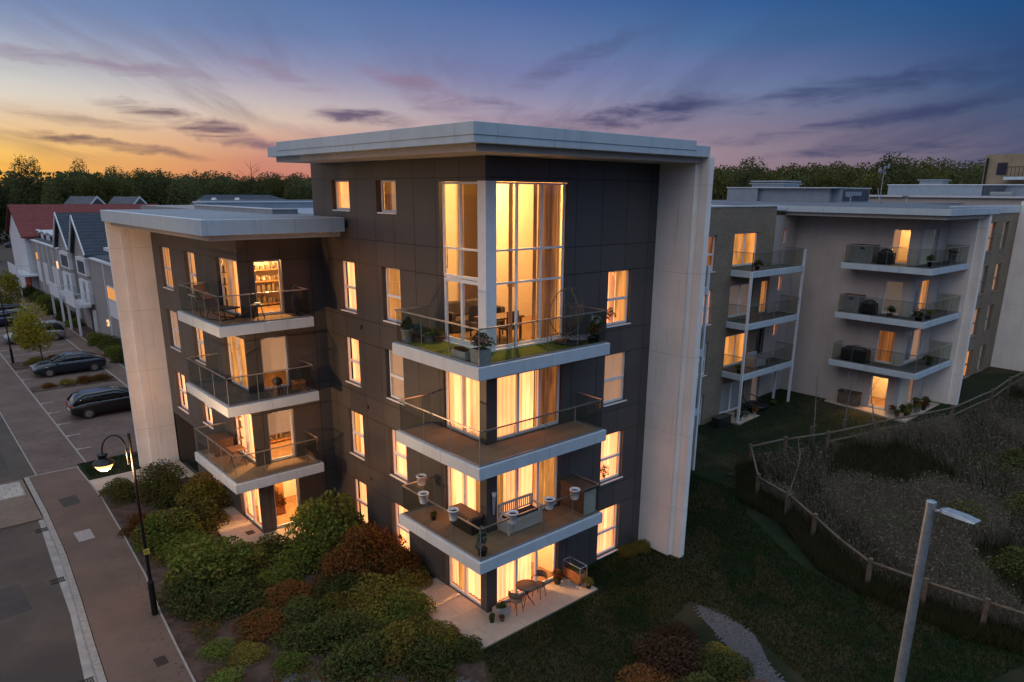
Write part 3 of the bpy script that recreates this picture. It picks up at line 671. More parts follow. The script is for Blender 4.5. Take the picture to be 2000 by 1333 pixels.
def rect_balcony(parent, x0, y0, x1, y1, z, th, post=(), zg=0, gl=True):
    s = MB(); s.box((x0, y0, z-th), (x1, y1, z)); o = s.build('balcony', M['fascia'], parent, bevel=.012)
    d = MB(); d.add([(x, y, z+.006) for x, y in ((x0+.1, y0+.1), (x1-.1, y0+.1), (x1-.1, y1-.01), (x0+.1, y1-.01))], [(0, 1, 2, 3)]); d.build('deck', M['deck_grey'], o)
    h = MB(); ch = MB(); g = .07
    for a, b in (((x0+g, y0+g), (x1-g, y0+g)), ((x0+g, y0+g), (x0+g, y1-.02)), ((x1-g, y0+g), (x1-g, y1-.02))):
        L = math.dist(a, b); k = max(1, round(L/1.3)); rz = math.atan2(b[1]-a[1], b[0]-a[0])
        for i in range(k):
            p = [a[0]+(b[0]-a[0])*i/k, a[1]+(b[1]-a[1])*i/k]; q = [a[0]+(b[0]-a[0])*(i+1)/k, a[1]+(b[1]-a[1])*(i+1)/k]
            G = MB(); G.quad((*p, z+.04), (*q, z+.04), (*q, z+.97), (*p, z+.97)); G.build('glass_panel', M['balustrade_glass'], o)
            ch.obox((p[0], p[1], z+.5), (.03, .03, .98), rz)
        h.obox(((a[0]+b[0])/2, (a[1]+b[1])/2, z+.99), (L+.03, .035, .03), rz)
    h.build('handrail', M['frame_grey'], o); ch.build('baluster', M['frame_grey'], o)
    return o
for k in (1, 2, 3): rect_balcony(wing, 23.55, 6.15, 29.3, 7.48, bz[k], .34); rect_balcony(wing, 10.0, 4.1, 16.4, 7.48, bz[k]-.04, .34)
for (x, y, zt) in ((23.6, 6.2, 9.06), (29.22, 6.2, 9.06), (29.22, 7.2, 3.0), (16.45, 4.15, 9.0)):
    m = MB(); m.box((x-.06, y-.06, gz(x)-.2), (x+.06, y+.06, zt-.36 if zt < 5 else zt+.98 if x > 24 or x < 20 else zt-.02)); m.build('balcony_post', M['white_steel'], wing)
# rendered wing
WX, WY = 31.5, .9
ops = [(1.38, 2.36, wz[k]+.05, wz[k]+1.95) for k in range(4)]
wall(wing, 'x', WX, WY, 8.0, -.2, 11.92, ops, M['grey_render'])
dl = [FULL('drape_orange'), FULL('drape_brown'), FULL('blind_dim'), [('blind_warm', -.05, .42, 0, 1)]]
for k in range(4):
    window(wing, 'x', WX, 1.38, 2.36, wz[k]+.05, wz[k]+1.95, 'plain', cur=[] if k in (0, 3) else dl[k], sill=False, fr=.06)
    if k == 3: m = MB(); pleats(m, 'x', WX, 2.0, 2.34, .28, wz[k]+.05, wz[k]+1.95); m.build('curtain', M['blind_warm'], wing)
room(wing, 'x', WX, 1.0, 4.0, .24, 2.4, wz[0]+.04, wz[0]+2.4, lamp=(1.9, 1.0, .14), power=300)
room(wing, 'x', WX, 1.0, 3.6, .24, 2.4, wz[3]+.04, wz[3]+2.4, lamp=(1.8, 1.0, .14), power=240)
ops = [(32.05, 34.35, wz[k]+.05, wz[k]+1.95) for k in range(4)]
wall(wing, 'y', WY, WX, 36.0, -.2, 11.92, ops, M['grey_render'])
dr = [[('drape_orange', .5, 1.05, 0, 1), ('net_cold', -.05, .5, 0, 1)], [('net_cold', -.05, .6, 0, 1), ('blind_warm', .6, 1.05, 0, 1)], [('drape_orange', -.05, .2, 0, 1), ('net_cold', .18, .7, 0, 1), ('drape_orange', .7, 1.05, 0, 1)], [('net_cold', -.05, .7, 0, 1), ('drape_brown', .55, .75, 0, 1)]]
for k in range(4): window(wing, 'y', WY, 32.05, 34.35, wz[k]+.05, wz[k]+1.95, 'door2', cur=dr[k] + FULL('net_cold'), sill=False, fr=.07)
m = MB(); wbox(m, 'x', 35.85, .89, -.55, 0, .5, -.2, 12.1); wbox(m, 'x', 35.85, -.55, -1.02, .14, .5, -.2, 12.1); m.build('fin_wall', M['white_render'], wing)
m = MB(); m.box((29.55, -1.1, 12.11), (37.4, 8.72, 12.44)); m.box((31, 8.7, 12.11), (62, 30, 12.40)); m.box((36.4, .9, 12.0), (50, 9, 12.42)); o = m.build('roof', M['fascia'], wing)
s = MB(); s.box((29.8, -.85, 11.90), (35.8, 8.0, 12.108)); s.build('soffit', M['soffit'], o)
t = MB(); t.box((29.8, -.85, 12.43), (37.2, 8.6, 12.452)); t.box((29.4, 8.4, 12.38), (61.6, 29.6, 12.448)); t.box((36.5, 1.2, 12.40), (49.9, 8.7, 12.455)); t.build('roof_covering', M['roof_membrane'], o)
for k in (1, 2, 3): balcony(wing, 30.2, -.46, 35.78, 4.45, WX, WY, wz[k], 'deck_grey', th=.33, panel=1.3)
# brick flank and far white fin
fw = [(43.4, 44.6), (46.2, 47.4)]; rows = [.88, 3.78, 6.67, 9.52]
ops = [(a, b, z, z+1.9) for a, b in fw for z in rows]
wall(wing, 'y', .95, 36.3, 49.3, -.2, 12.4, ops, M['brick_buff'])
rc = [['drape_orange', 'blind_warm', 'blind_dim', 'blind_warm'], ['blind_dim', 'blind_dim', 'blind_warm', 'blind_dim']]
for j, (a, b) in enumerate(fw):
    for k, z in enumerate(rows): window(wing, 'y', .95, a, b, z, z+1.9, cur=FULL(rc[j][k]), mat='frame_grey')
m = MB(); wbox(m, 'x', 49.3, .95, -5, 0, .5, -.2, 12.75); m.build('fin_wall', M['white_render'], wing)
m = MB(); m.box((36.2, .91, 12.402), (49.25, 1.2, 12.50)); m.build('parapet', M['coping'], wing)
# roof-top things
p = thing('plant_room', 'long pale grey plant enclosure on the flat roof with dark louvred end', 'roof unit', (51, 20, 12.45))
m = MB(); m.box((51, 15.6, 12.45), (51.6, 25.5, 13.62)); m.box((50.6, 22.3, 12.45), (51, 25.5, 13.62)); m.box((51.6, 15, 12.45), (57.5, 25.5, 13.55)); m.build('casing', M['roof_steel'], p)
m = MB(); m.box((50.5, 14.9, 13.62), (57.6, 25.6, 13.70)); m.build('coping', M['coping'], p)
m = MB(); m.box((52.2, 14.93, 12.6), (57.2, 14.99, 13.5)); m.build('louvre', M['slate'], p)
m = MB(); m.box((52.4, 14.90, 13.0), (55.6, 14.925, 13.35)); m.build('louvre_panel', M['roof_steel'], p)
v = MB(); v.box((53, 21.1, 13.7), (56, 24.4, 14.0)); v.box((52.8, 20.9, 14.0), (56.2, 24.6, 14.08)); v.box((52.9, 21, 14.18), (56.1, 24.5, 14.32))
tag(v.build('rooftop_vent', M['roof_steel']), 'low louvred vent on top of the nearer roof enclosure', 'vent')
nb = thing('terrace_block', 'farther pale flat roofed block with a white parapet and roof enclosure', 'building', (75, 12, .8))
m = MB(); m.box((70, 5.5, .8), (120, 24, 12.9)); m.build('wall', M['grey_render'], nb)
m = MB(); m.box((69.7, 3, 12.9), (121, 25, 13.1)); m.build('parapet', M['coping'], nb)
m = MB(); m.box((75, 11.1, 13.1), (76, 20.5, 14.15)); m.box((75.3, 2, 13.1), (82, 11.1, 14.15)); o = m.build('plant_enclosure', M['roof_steel'], nb)
m = MB(); m.box((74.9, 1.9, 14.15), (82.2, 20.6, 14.24)); m.build('coping', M['coping'], o)
m = MB(); m.box((74.96, 9.2, 13.2), (74.99, 11.0, 14.1)); m.build('louvre', M['slate'], nb)
m = MB(); m.box((74, 8.1, 13.1), (74.8, 10.1, 13.5)); tag(m.build('air_unit', M['grey_plastic'], bevel=.1), 'low rounded grey air unit in front of the farther roof enclosure', 'air unit')
v = MB(); v.box((77.5, 15.9, 14.24), (79.5, 18.2, 14.7)); v.box((77.3, 15.7, 14.7), (79.7, 18.4, 14.8)); tag(v.build('rooftop_vent', M['roof_steel']), 'louvred vent on top of the farther roof enclosure', 'vent')
mast = thing('aerial_mast', 'thin aerial mast with cluster of antennas on the flat roof', 'aerial', (48, 10.1, 12.45))
m = MB(); m.cyl((48, 10.1, 12.45), (48, 10.1, 15.2), .035, n=6); m.box((47.85, 9.95, 12.45), (48.15, 10.25, 12.6)); m.cyl((48, 10.1, 12.5), (48.3, 10.5, 13.6), .02, n=5); m.build('pole', M['galvanised'], mast)
m = MB()
for i in range(7): a = i*.9; m.tube([(48, 10.1, 14.75+.08*i), (48+.35*math.cos(a), 10.1+.4*math.sin(a), 14.7+.09*i)], .018, 4); m.box((47.95+.3*math.cos(a), 10.05+.34*math.sin(a), 14.62+.09*i), (48.05+.3*math.cos(a), 10.15+.34*math.sin(a), 14.9+.09*i))
m.build('antenna', M['galvanised'], mast)
for (x, y, d) in ((40, 8.8, 0), (44, 6.6, .02)):
    m = MB(); m.tube([(x, y, 12.45), (x, y, 12.95+d)], .02, 5); m.lathe((x, y+.12, 12.92+d), [(.02, 0), (.2, .05), (.26, .14)], 10); tag(m.build('satellite_dish', M['white_steel']), 'small white dish on the dark roof ' + ('nearer the mast' if d == 0 else 'near the roof front'), 'dish')
far = thing('brick_block', 'distant tan brick block with balconies above the roofs', 'building', (80, 8, 0))
m = MB(); m.box((80, -8, .8), (98, 12.75, 17.4)); m.build('wall', M['brick_tan'], far)
for (y0, y1, z0, z1) in ((10.6, 11.5, 15.3, 16.5), (4.5, 8.2, 15.2, 16.6), (10.2, 11.4, 13.2, 14.3), (5.2, 9.5, 13.0, 14.2)):
    m = MB(); m.box((79.9, y0, z0), (79.98, y1, z1)); m.build('window', M['car_glass'], far)
m = MB(); m.box((78.6, 2, 14.75), (79.9, 10.4, 15.05)); o = m.build('balcony', M['fascia'], far)
m = MB(); 
for i in range(24): m.box((78.66, 2.1+i*.35, 15.05), (78.7, 2.14+i*.35, 16.0))
m.box((78.64, 2.0, 16.0), (78.72, 10.4, 16.06)); m.build('railing', M['black_metal'], o)
m = MB(); m.cyl((79.85, 12.5, 1), (79.85, 12.5, 17.0), .12, n=8); m.build('downpipe', M['black_metal'], far)

# ------------------------------------------------------------------ the row of houses along the car park
def gable_roof(m, x0, x1, y0, y1, ze, zr, th=.18):
    ym = (y0+y1)/2
    for ya, s in ((y0, 1), (y1, -1)):
        m.add([(x0, ya, ze), (x1, ya, ze), (x1, ym, zr), (x0, ym, zr), (x0, ya, ze-th), (x1, ya, ze-th), (x1, ym, zr-th), (x0, ym, zr-th)],
              [(0,1,2,3), (4,7,6,5), (0,4,5,1), (3,2,6,7), (0,3,7,4), (1,5,6,2)])
    return m
FX = 2.55
def cladhouse(name, label, y0, y1, x1, zt, mat='house_clad'):
    t = thing(name, label, 'house', (FX, y0, 0)); m = MB(); m.box((FX, y0, -.2), (x1, y1, zt)); m.build('wall', M[mat], t)
    m = MB(); m.box((FX-.1, y0-.05, zt), (x1+.1, y1+.05, zt+.14)); m.build('gutter', M['coping'], t)
    m = MB(); m.box((FX+.3, y0+.2, zt+.14), (x1-.3, y1-.2, zt+.3)); m.build('roof', M['slate'], t); return t
def wpanel(t, y0, y1, z0, z1, d=.06, mat='house_white', name='panel', x=None):
    m = MB(); x = FX if x is None else x; m.box((x-d, y0, z0), (x-.002, y1, z1)); return m.build(name, M[mat], t)
hA = cladhouse('clad_house', 'nearest grey boarded house beside the white fin wall, with a round wall lamp', 47, 59.9, 13, 6.95)
f = wpanel(hA, 50.6, 54.1, 4.0, 5.15, .08, 'frame_white', 'window'); wpanel(hA, 50.75, 53.95, 4.1, 5.05, .1, 'drape_orange', 'pane')
wpanel(hA, 50.5, 54.3, 2.5, 3.95); wpanel(hA, 47.6, 49.6, 1.0, 3.8); wpanel(hA, 54.6, 54.75, 0, 6.9, .09); wpanel(hA, 49.9, 50.05, 0, 6.9, .09, 'dark_wall')
m = MB(); m.lathe((0, 0, 0), [(.3, -.02), (.3, .08)], 12); o = m.build('wall_lamp', M['small_lamp'], hA, local=True); o.location = (-.06, 8.6, 1.7); o.rotation_euler = (0, R(-90), 0)
m = MB(); m.lathe((0, 0, 0), [(.14, .0), (.14, .1)], 10); q = m.build('lamp_shade', M['dark_plastic'], o, local=True)
m = MB(); m.box((3.1, 51.8, 6.95), (5.2, 54.6, 8.0)); o = m.build('dormer', M['house_white'], hA); m = MB(); m.box((2.8, 51.5, 8.0), (5.4, 54.9, 8.25)); m.build('roof', M['coping'], o); m = MB(); m.box((3.07, 52.2, 7.1), (3.097, 54.1, 7.85)); m.build('pane', M['slate'], o)
def gablehouse(label, y0, y1, zr):
    t = thing('gable_house', label, 'house', (FX, y0, 0)); m = MB(); ym = (y0+y1)/2
    m.box((FX, y0, -.2), (14, y1, 7.3)); m.add([(FX, y0, 7.3), (FX, y1, 7.3), (FX, ym, zr-.2), (14, y0, 7.3), (14, y1, 7.3), (14, ym, zr-.2)], [(0, 2, 1), (3, 4, 5), (0, 1, 4, 3)]); m.build('wall', M['house_clad'], t)
    m = gable_roof(MB(), FX-.35, 14, y0-.35, y1+.35, 7.25, zr); m.build('roof', M['slate_tile'], t)
    b = MB()
    for ya in (y0-.38, y1+.38): b.add([(FX-.42, ya, 7.0), (FX-.42, ya, 7.32), (FX-.42, ym, zr+.06), (FX-.42, ym, zr-.26), (FX-.32, ya, 7.0), (FX-.32, ya, 7.32), (FX-.32, ym, zr+.06), (FX-.32, ym, zr-.26)], [(0,1,2,3), (4,7,6,5), (0,3,7,4), (1,5,6,2)])
    b.build('bargeboard', M['coping'], t)
    wpanel(t, y0+.4, y1-1.6, 5.3, 6.9, .3); wpanel(t, y0+.4, y1-1.6, 2.75, 4.8, .3); wpanel(t, y0+1.6, y0+2.5, 2.8, 4.7, .34, 'dim_pane', 'door'); wpanel(t, y0+.9, y1-2.4, 5.5, 6.6, .33, 'slate', 'window')
    wpanel(t, y0+.3, y0+.9, 0, 2.2, .2); wpanel(t, y0+1.7, y0+2.3, 0, 2.1, .12, 'dark_wall', 'door')
    b = MB(); b.box((.95, y0+.2, 2.55), (FX-.31, y1-1.4, 2.8)); o = b.build('balcony', M['house_white'], t)
    r = MB(); r.box((.95, y0+.2, 3.78), (1.02, y1-1.4, 3.85)); r.box((.95, y0+.2, 2.8), (1.0, y1-1.4, 3.75)); r.build('screen', M['house_white'], o)
    r = MB()
    for i in range(9): r.box((1.05+i*.15, y0+.22, 2.8), (1.08+i*.15, y0+.26, 3.8))
    r.box((.95, y0+.2, 3.8), (FX-.31, y0+.28, 3.86)); r.build('railing', M['white_steel'], o)
    for yy in (y0+.3, y1-1.5): p = MB(); p.box((.98, yy-.09, -.1), (1.16, yy+.09, 2.55)); p.build('post', M['house_white'], t)
    return t
gablehouse('slate roofed gable house with a white balcony on posts, next to the boarded house', 60.0, 66.0, 10.65)
gablehouse('slate roofed gable house second along the row, partly behind its twin', 67.5, 74.0, 10.7)
hD = cladhouse('clad_house', 'long grey boarded house with white arched dormers on its roof', 74.2, 91.8, 13, 6.85)
for (a, b, z0, z1) in ((87.5, 89.6, 2.2, 4.6), (82.5, 85.2, 2.2, 4.7), (76, 79.5, 1.4, 4.7)): wpanel(hD, a, b, z0, z1)
wpanel(hD, 88.4, 89.2, 4.8, 5.6, .08, 'drape_orange', 'window'); wpanel(hD, 75.2, 76.2, 4.8, 5.5, .1, 'small_lamp', 'wall_lamp')
for y in (75, 78, 81, 84, 87): wpanel(hD, y, y+.12, 0, 6.8, .09, 'house_white', 'trim')
for y in (79, 83, 87, 90.6):
    m = MB(); m.box((3.4, y-1.3, 6.85), (7, y+1.3, 7.9)); o = m.build('dormer', M['house_white'], hD); m = MB(); m.box((3.37, y-.8, 7.0), (3.397, y+.8, 7.75)); m.build('pane', M['car_glass'], o)
    m = MB(); m.tube([(3.3, y-1.4, 7.9), (3.3, y-.7, 8.1), (3.3, y+.7, 8.1), (3.3, y+1.4, 7.9)], .12, 6); m.box((3.3, y-1.3, 7.9), (7, y+1.3, 8.06)); m.build('roof', M['coping'], o)
rh = thing('red_roof_house', 'large house with a steep red tiled roof at the end of the row', 'house', (2, 92, 0))
m = MB(); m.box((2.0, 92.2, -.2), (20, 105, 7.3)); m.add([(2, 92.2, 7.3), (2, 105, 7.3), (2, 98.6, 10.8), (20, 92.2, 7.3), (20, 105, 7.3), (20, 98.6, 10.8)], [(0, 2, 1), (3, 4, 5)]); m.build('wall', M['house_white'], rh)
gable_roof(MB(), 1.6, 19.4, 91.6, 105.6, 7.3, 11.0).build('roof', M['red_tile'], rh)
b = MB(); b.box((.4, 90.4, 2.6), (2.6, 97.5, 2.8)); o = b.build('balcony', M['white_steel'], rh)
b = MB(); b.box((.4, 90.4, 2.8), (.46, 97.5, 3.95)); b.box((.46, 90.4, 3.85), (2.5, 90.46, 3.95)); b.build('screen', M['house_white'], o)
for y in (90.6, 93.5, 97.2): p = MB(); p.box((.45, y-.08, -.1), (.6, y+.08, 2.6)); p.build('post', M['house_white'], rh)
wpanel(rh, 92.5, 97, .2, 2.4, .05, 'orange_red', 'hanging', x=1.95)
m = MB(); m.ell((2.6, 93.2, 7.35), .3); o = m.build('wall_lamp', M['small_lamp'], rh)
# roofs beyond
for (x0, x1, yc, zr, lb) in ((13, 16.2, 120, 11.8, 'small grey gable roof peeking over the red roof, smaller of the two'), (18.7, 22.5, 120, 11.75, 'grey gable roof peeking over the red roof, larger of the two')):
    t = thing('cottage', lb, 'house', (x0, yc, 0)); m = MB(); m.box((x0+.2, yc+.2, 0), (x1+1.4, yc+5, 9.6)); m.build('wall', M['house_dark_clad'], t)
    m = MB(); xm = x1; w = 1.7
    for s in (-1, 1): m.add([(xm-3.2, yc, zr), (xm, yc+.0, zr), (xm+s*w, yc-.4*0, zr-1.9), (xm-3.2+s*w, yc, zr-1.9), (xm, yc+6, zr), (xm+s*w, yc+6, zr-1.9)], [(1, 2, 5, 4)])
    m.add([(xm-3.2, yc+3, zr), (xm, yc+.02, zr), (xm-w, yc+.02, zr-1.9), (xm-3.2-w, yc+3, zr-1.9)], [(0, 1, 2, 3)]); m.build('roof', M['grey_tile'], t)
    m = MB()
    for s in (-1, 1): m.add([(xm, yc-.1, zr+.1), (xm+s*w, yc-.1, zr-1.8), (xm+s*w, yc-.1, zr-2.15), (xm, yc-.1, zr-.25), (xm, yc, zr+.1), (xm+s*w, yc, zr-1.8), (xm+s*w, yc, zr-2.15), (xm, yc, zr-.25)], [(0,1,2,3), (4,7,6,5), (0,4,5,1), (3,2,6,7)])
    m.build('bargeboard', M['coping'], t)
    m = MB(); m.add([(xm-w, yc-.02, zr-1.95), (xm+w, yc-.02, zr-1.95), (xm, yc-.02, zr-.05)], [(0, 1, 2)]); m.build('gable', M['dark_wall'], t)
t = thing('slate_house', 'long dark slate roof with small white dormers behind the flat roofs', 'house', (35, 120, 0))
m = MB(); m.box((33.5, 121, 0), (52, 128, 10)); m.build('wall', M['house_dark_clad'], t)
m = MB(); m.add([(32, 119.6, 9.7), (54, 119.6, 9.7), (46.5, 124, 12.1), (34.6, 124, 12.1), (32, 129, 9.7), (54, 129, 9.7)], [(0, 1, 2, 3), (4, 3, 2, 5), (0, 3, 4), (1, 5, 2)]); m.build('roof', M['slate_tile'], t)
for x in (35.2, 39.4): m = MB(); m.add([(x-.5, 120.6, 10.8), (x+.5, 120.6, 10.8), (x, 120.6, 11.6), (x-.5, 122.5, 10.8), (x+.5, 122.5, 10.8), (x, 122.5, 11.6)], [(0,1,2), (0,2,5,3), (1,4,5,2)]); m.build('dormer', M['house_white'], t)
t = thing('flat_block', 'pale flat roofed block with long white parapet behind the lower roof', 'building', (8.7, 43, 0))
m = MB(); m.box((7.4, 42.6, 0), (24, 60, 11.6)); m.build('wall', M['house_clad'], t); m = MB(); m.box((7.3, 42.5, 11.6), (24.2, 43.4, 12.17)); m.box((7.2, 42.5, 12.17), (24.3, 43.45, 12.30)); o = m.build('parapet', M['roof_steel'], t)
m = MB(); m.box((12.9, 42.4, 11.62), (13.25, 42.49, 12.16)); m.box((15.9, 42.4, 11.62), (16.2, 42.49, 12.16)); m.build('slot', M['car_glass'], t)
# ------------------------------------------------------------------ leaves, trees, shrubs, grass
def leaf_quads(C, size, up=.3, aspect=.6, seed=0, droop=0):
    """one pointed leaf per centre in C"""
    r = np.random.default_rng(seed); n = len(C)
    a = r.normal(size=(n, 3)); a /= np.linalg.norm(a, axis=1)[:, None]
    b = r.normal(size=(n, 3)) + np.array([0, 0, up]); b -= a*(a*b).sum(1)[:, None]; b /= np.linalg.norm(b, axis=1)[:, None] + 1e-6
    s = size*r.uniform(.6, 1.35, n)[:, None]; a = a*s; b = b*s*aspect
    V = np.stack([C-a, C+b*.9+a*.1, C+a, C-b*.9+a*.1], 1)
    return V.reshape(-1, 3)

def lumps(n, rad, seed, k=26, flat=.75, base=.0, fill=.35, lump=.42):
    """points on and under the skin of a lumpy mound"""
    r = np.random.default_rng(seed); P = []
    d = r.normal(size=(k, 3)); d[:, 2] = np.abs(d[:, 2])*flat + base; d /= np.linalg.norm(d, axis=1)[:, None]
    c = d*r.uniform(.35, .72, k)[:, None]; rr = r.uniform(.7, 1.25, k)*lump
    w = rr**2/np.sum(rr**2)
    idx = r.choice(k, n, p=w); q = r.normal(size=(n, 3)); q[:, 2] = np.abs(q[:, 2])*.9 + q[:, 2]*.1 if base >= 0 else q[:, 2]
    q /= np.linalg.norm(q, axis=1)[:, None]
    t = np.where(r.random(n) < fill, r.uniform(.4, 1, n), r.uniform(.88, 1.08, n))
    P = c[idx] + q*(rr[idx]*t)[:, None]
    return P*np.array(rad)

def shrub_mesh(mat, rad, n, size, seed, **k):
    P = lumps(n, rad, seed, **k); P[:, 2] = np.maximum(P[:, 2], .02)
    me_o = fast_mesh('shrub', leaf_quads(P, size, seed=seed), 4, mat); me = me_o.data; bpy.data.objects.remove(me_o); return me

SHRUB = {}
def shrub_kind(kind, mat, n, size, **k): SHRUB[kind] = [shrub_mesh(M[mat], (1, 1, 1), n, size, s*13+len(kind), **k) for s in range(2)]
shrub_kind('green', 'leaf_green', 5200, .052); shrub_kind('dark', 'leaf_dark', 5200, .050); shrub_kind('olive', 'leaf_olive', 5200, .050)
shrub_kind('rust', 'leaf_rust', 5600, .040, lump=.36, k=34); shrub_kind('purple', 'leaf_purple', 4800, .045, lump=.36); shrub_kind('bright', 'leaf_bright', 2600, .055)
shrub_kind('dome', 'leaf_dark', 5200, .045, lump=.62, k=14)
NS = [0]
def shrub(kind, x, y, r, h, label, group='shrubs in the planting bed', z=None, ry=1.0):
    NS[0] += 1; o = bpy.data.objects.new('shrub', SHRUB[kind][NS[0] % 2]); COL.objects.link(o)
    o.location = (x, y, (gz(x) if z is None else z)-.03); o.rotation_euler = (0, 0, NS[0]*2.4); o.scale = (r*1.06, r*ry*1.06, h*.92)
    return tag(o, label, 'shrub', group)
# the bed between the footway and the building
for a in [('dome', -5.2, 18.6, .75, .95, 'clipped dark round shrub beside the path, nearest the footway'), ('dome', -3.9, 17.8, 1.05, 1.25, 'clipped dark round shrub beside the path, larger one'),
    ('dark', -3.6, 16.6, .9, .9, 'low dark shrub just in front of the clipped round ones'), ('olive', -2.75, 15.6, 1.25, 1.35, 'olive green shrub against the left block below its lowest balcony'),
    ('rust', -5.4, 15.0, .8, .75, 'brownish twiggy shrub at the footway edge near the black lamp post'), ('green', -4.9, 13.4, 1.35, 1.15, 'broad green shrub behind the black lamp post'),
    ('dark', -3.6, 13.5, 1.1, 1.25, 'dark green shrub at the end of the small lit terrace'), ('green', -4.6, 11.9, 1.0, .8, 'low green shrub between two larger ones left of the lit terrace'),
    ('green', -4.4, 9.4, 1.75, 1.55, 'largest dense green shrub in front of the small terrace'), ('dark', -5.5, 8.2, 1.2, 1.1, 'dark shrub beside the foot of the black lamp post'),
    ('dark', -4.6, 7.2, 1.15, .8, 'low dark shrub just below the large dense green one'), ('olive', -3.1, 9.0, .9, .8, 'olive shrub at the front corner of the small terrace'),
    ('dark', -2.3, 9.3, 1.0, .85, 'dark low shrub along the front edge of the small terrace'), ('green', -.5, 9.0, 1.5, 2.0, 'tall bright green shrub in the inner corner of the building'),
    ('green', -1.7, 8.3, 1.1, 1.1, 'green shrub leaning out from the tall one in the corner'), ('rust', .1, 6.6, 1.35, 1.75, 'tall rust red shrub against the dark wall left of the corner balconies'),
    ('rust', -.9, 6.3, 1.1, 1.35, 'rust red shrub in front of the tall red one'), ('rust', .55, 5.1, .85, 1.2, 'rust red shrub nearest the front patio'),
    ('olive', .5, 4.5, .7, .7, 'yellow green shrub at the back corner of the front patio'), ('dark', -1.6, 5.4, 1.0, .8, 'dark shrub below the rust red ones'),
    ('olive', -.9, 4.2, 1.15, .85, 'olive shrub left of the front patio'), ('green', -.75, 3.0, .95, .75, 'green shrub touching the left edge of the front patio'),
    ('olive', -1.7, 3.6, 1.0, .7, 'olive shrub in the middle of the bed'), ('bright', -1.6, 2.6, .75, .55, 'bright green leafy clump in the middle of the bed'),
    ('dark', -2.9, 3.2, 1.2, .85, 'dark shrub in the middle of the front bed'), ('rust', -3.1, 6.4, .95, .55, 'low brown shrub between gravel patches'),
    ('dark', -3.3, 4.9, 1.0, .65, 'dark shrub beside the low brown one'), ('rust', -4.4, 5.2, 1.0, .5, 'sparse brown ground shrub near the footway'),
    ('bright', -4.5, 3.0, .55, .35, 'small light green plant on the grey gravel'), ('bright', -5.9, 5.0, .5, .35, 'small yellow green plant beside the footway edge'),
    ('bright', -6.2, 3.5, .5, .3, 'small light green plant near the lower footway edge'), ('olive', -5.3, 4.3, .6, .3, 'low olive plant on the mulch by the footway'),
    ('dark', -2.9, 1.7, 1.15, .85, 'rounded dark shrub at the lower edge of the bed'), ('olive', -1.7, 1.6, 1.1, .95, 'rounded olive shrub at the lower edge of the bed'),
    ('dark', -1.6, .45, 1.05, .8, 'lowest rounded dark shrub beside the gravel'), ('olive', -.75, .9, .8, .8, 'olive shrub hiding the front tip of the patio'),
    ('dark', -.45, .2, .6, .55, 'small dark shrub at the tip of the patio'), ('dark', -1.0, 1.9, .8, .75, 'dark shrub between the patio edge and the rounded ones'),
    ('dark', -2.4, 2.6, .9, .8, 'dark shrub behind the rounded ones'), ('olive', -2.2, 4.6, .8, .6, 'small olive shrub in the middle of the bed'),
    ('green', -2.8, 7.6, .8, .7, 'small green shrub above the gravel patch'), ('dark', -3.8, 3.9, .8, .5, 'flat dark shrub left of the middle gravel')]: shrub(*a)
for a in [('purple', 3.6, -4.1, 1.15, .85, 'dark brownish purple shrub on the lawn bed left of the gravel path'), ('purple', 4.6, -3.6, .75, .65, 'dark brownish purple shrub at the tip of the lawn bed'), ('rust', 2.3, -4.5, 1.1, .6, 'brown shrub in the lawn bed at the lower edge'),
    ('dark', 4.5, -5.2, .9, .6, 'dark green plant clump beside the gravel path'), ('olive', 5.1, -4.9, .55, .4, 'olive green plant clump beside the gravel path'), ('rust', 4.2, -6.4, .8, .4, 'low brown shrub at the lower end of the gravel path'), ('dark', 2.9, -5.6, 1.1, .7, 'dark shrub at the lower edge of the lawn bed')]: shrub(*a, group='shrubs in the bed on the lawn')
for a in [('dark', 1.6, 46.8, 1.0, 1.2, 'dark shrub nearest the white fin wall along the house fronts'), ('green', 1.5, 49.4, 1.0, 1.1, 'green shrub second from the fin wall along the house fronts'), ('dark', 1.7, 52, 1.1, 1.3, 'broad dark shrub under the round wall lamp'), ('green', 1.5, 55.0, 1.0, 1.3, 'green shrub beside the white balcony posts'),
    ('dark', 1.9, 75.5, 1.3, 1.5, 'dark shrub along the fronts beyond the balconies'), ('dark', 1.8, 79, 1.3, 1.4, 'dark round shrub half way along the house fronts'), ('green', 1.9, 83, 1.3, 1.3, 'green shrub further along the house fronts'), ('dark', 1.8, 87, 1.3, 1.3, 'dark shrub before the farthest white balcony'), ('dark', 1.7, 92, 1.3, 1.6, 'dark shrub under the farthest white balcony'), ('green', 1.6, 66, .9, 1.0, 'green shrub under the second white balcony'), ('dark', 1.6, 70.5, 1.1, 1.2, 'dark shrub between the two white balconies')]: shrub(*a, group='shrubs along the house fronts', z=0)
for i, (x, y, r, k) in enumerate([(-4.4, 41.7, .5, 'rust'), (-3.2, 41.7, .6, 'olive'), (-2.2, 41.8, .7, 'rust'), (-1.2, 41.8, .7, 'rust'), (-3.9, 50.2, .8, 'olive'), (-2.5, 50.4, .8, 'rust'), (-1.3, 50.6, .8, 'rust')]):
    shrub(k, x, y, r, r*.75, ['thin olive ground plant in the soil strip between the two cars', 'brown twiggy ground plant in the soil strip between the two cars', 'olive ground plant under the yellow tree', 'brown ground plant under the yellow tree'][(0 if k == 'olive' else 1) + (2 if y > 45 else 0)], group='plants in the car park strips', z=.02)
for (x, y, lb) in ((8.6, .95, 'low warm-lit plant at the foot of the right white fin wall'), (7.9, 1.0, 'low plant beside the lowest right window')): shrub('olive', x, y, .5, .35, lb, group='plants at the wall foot')

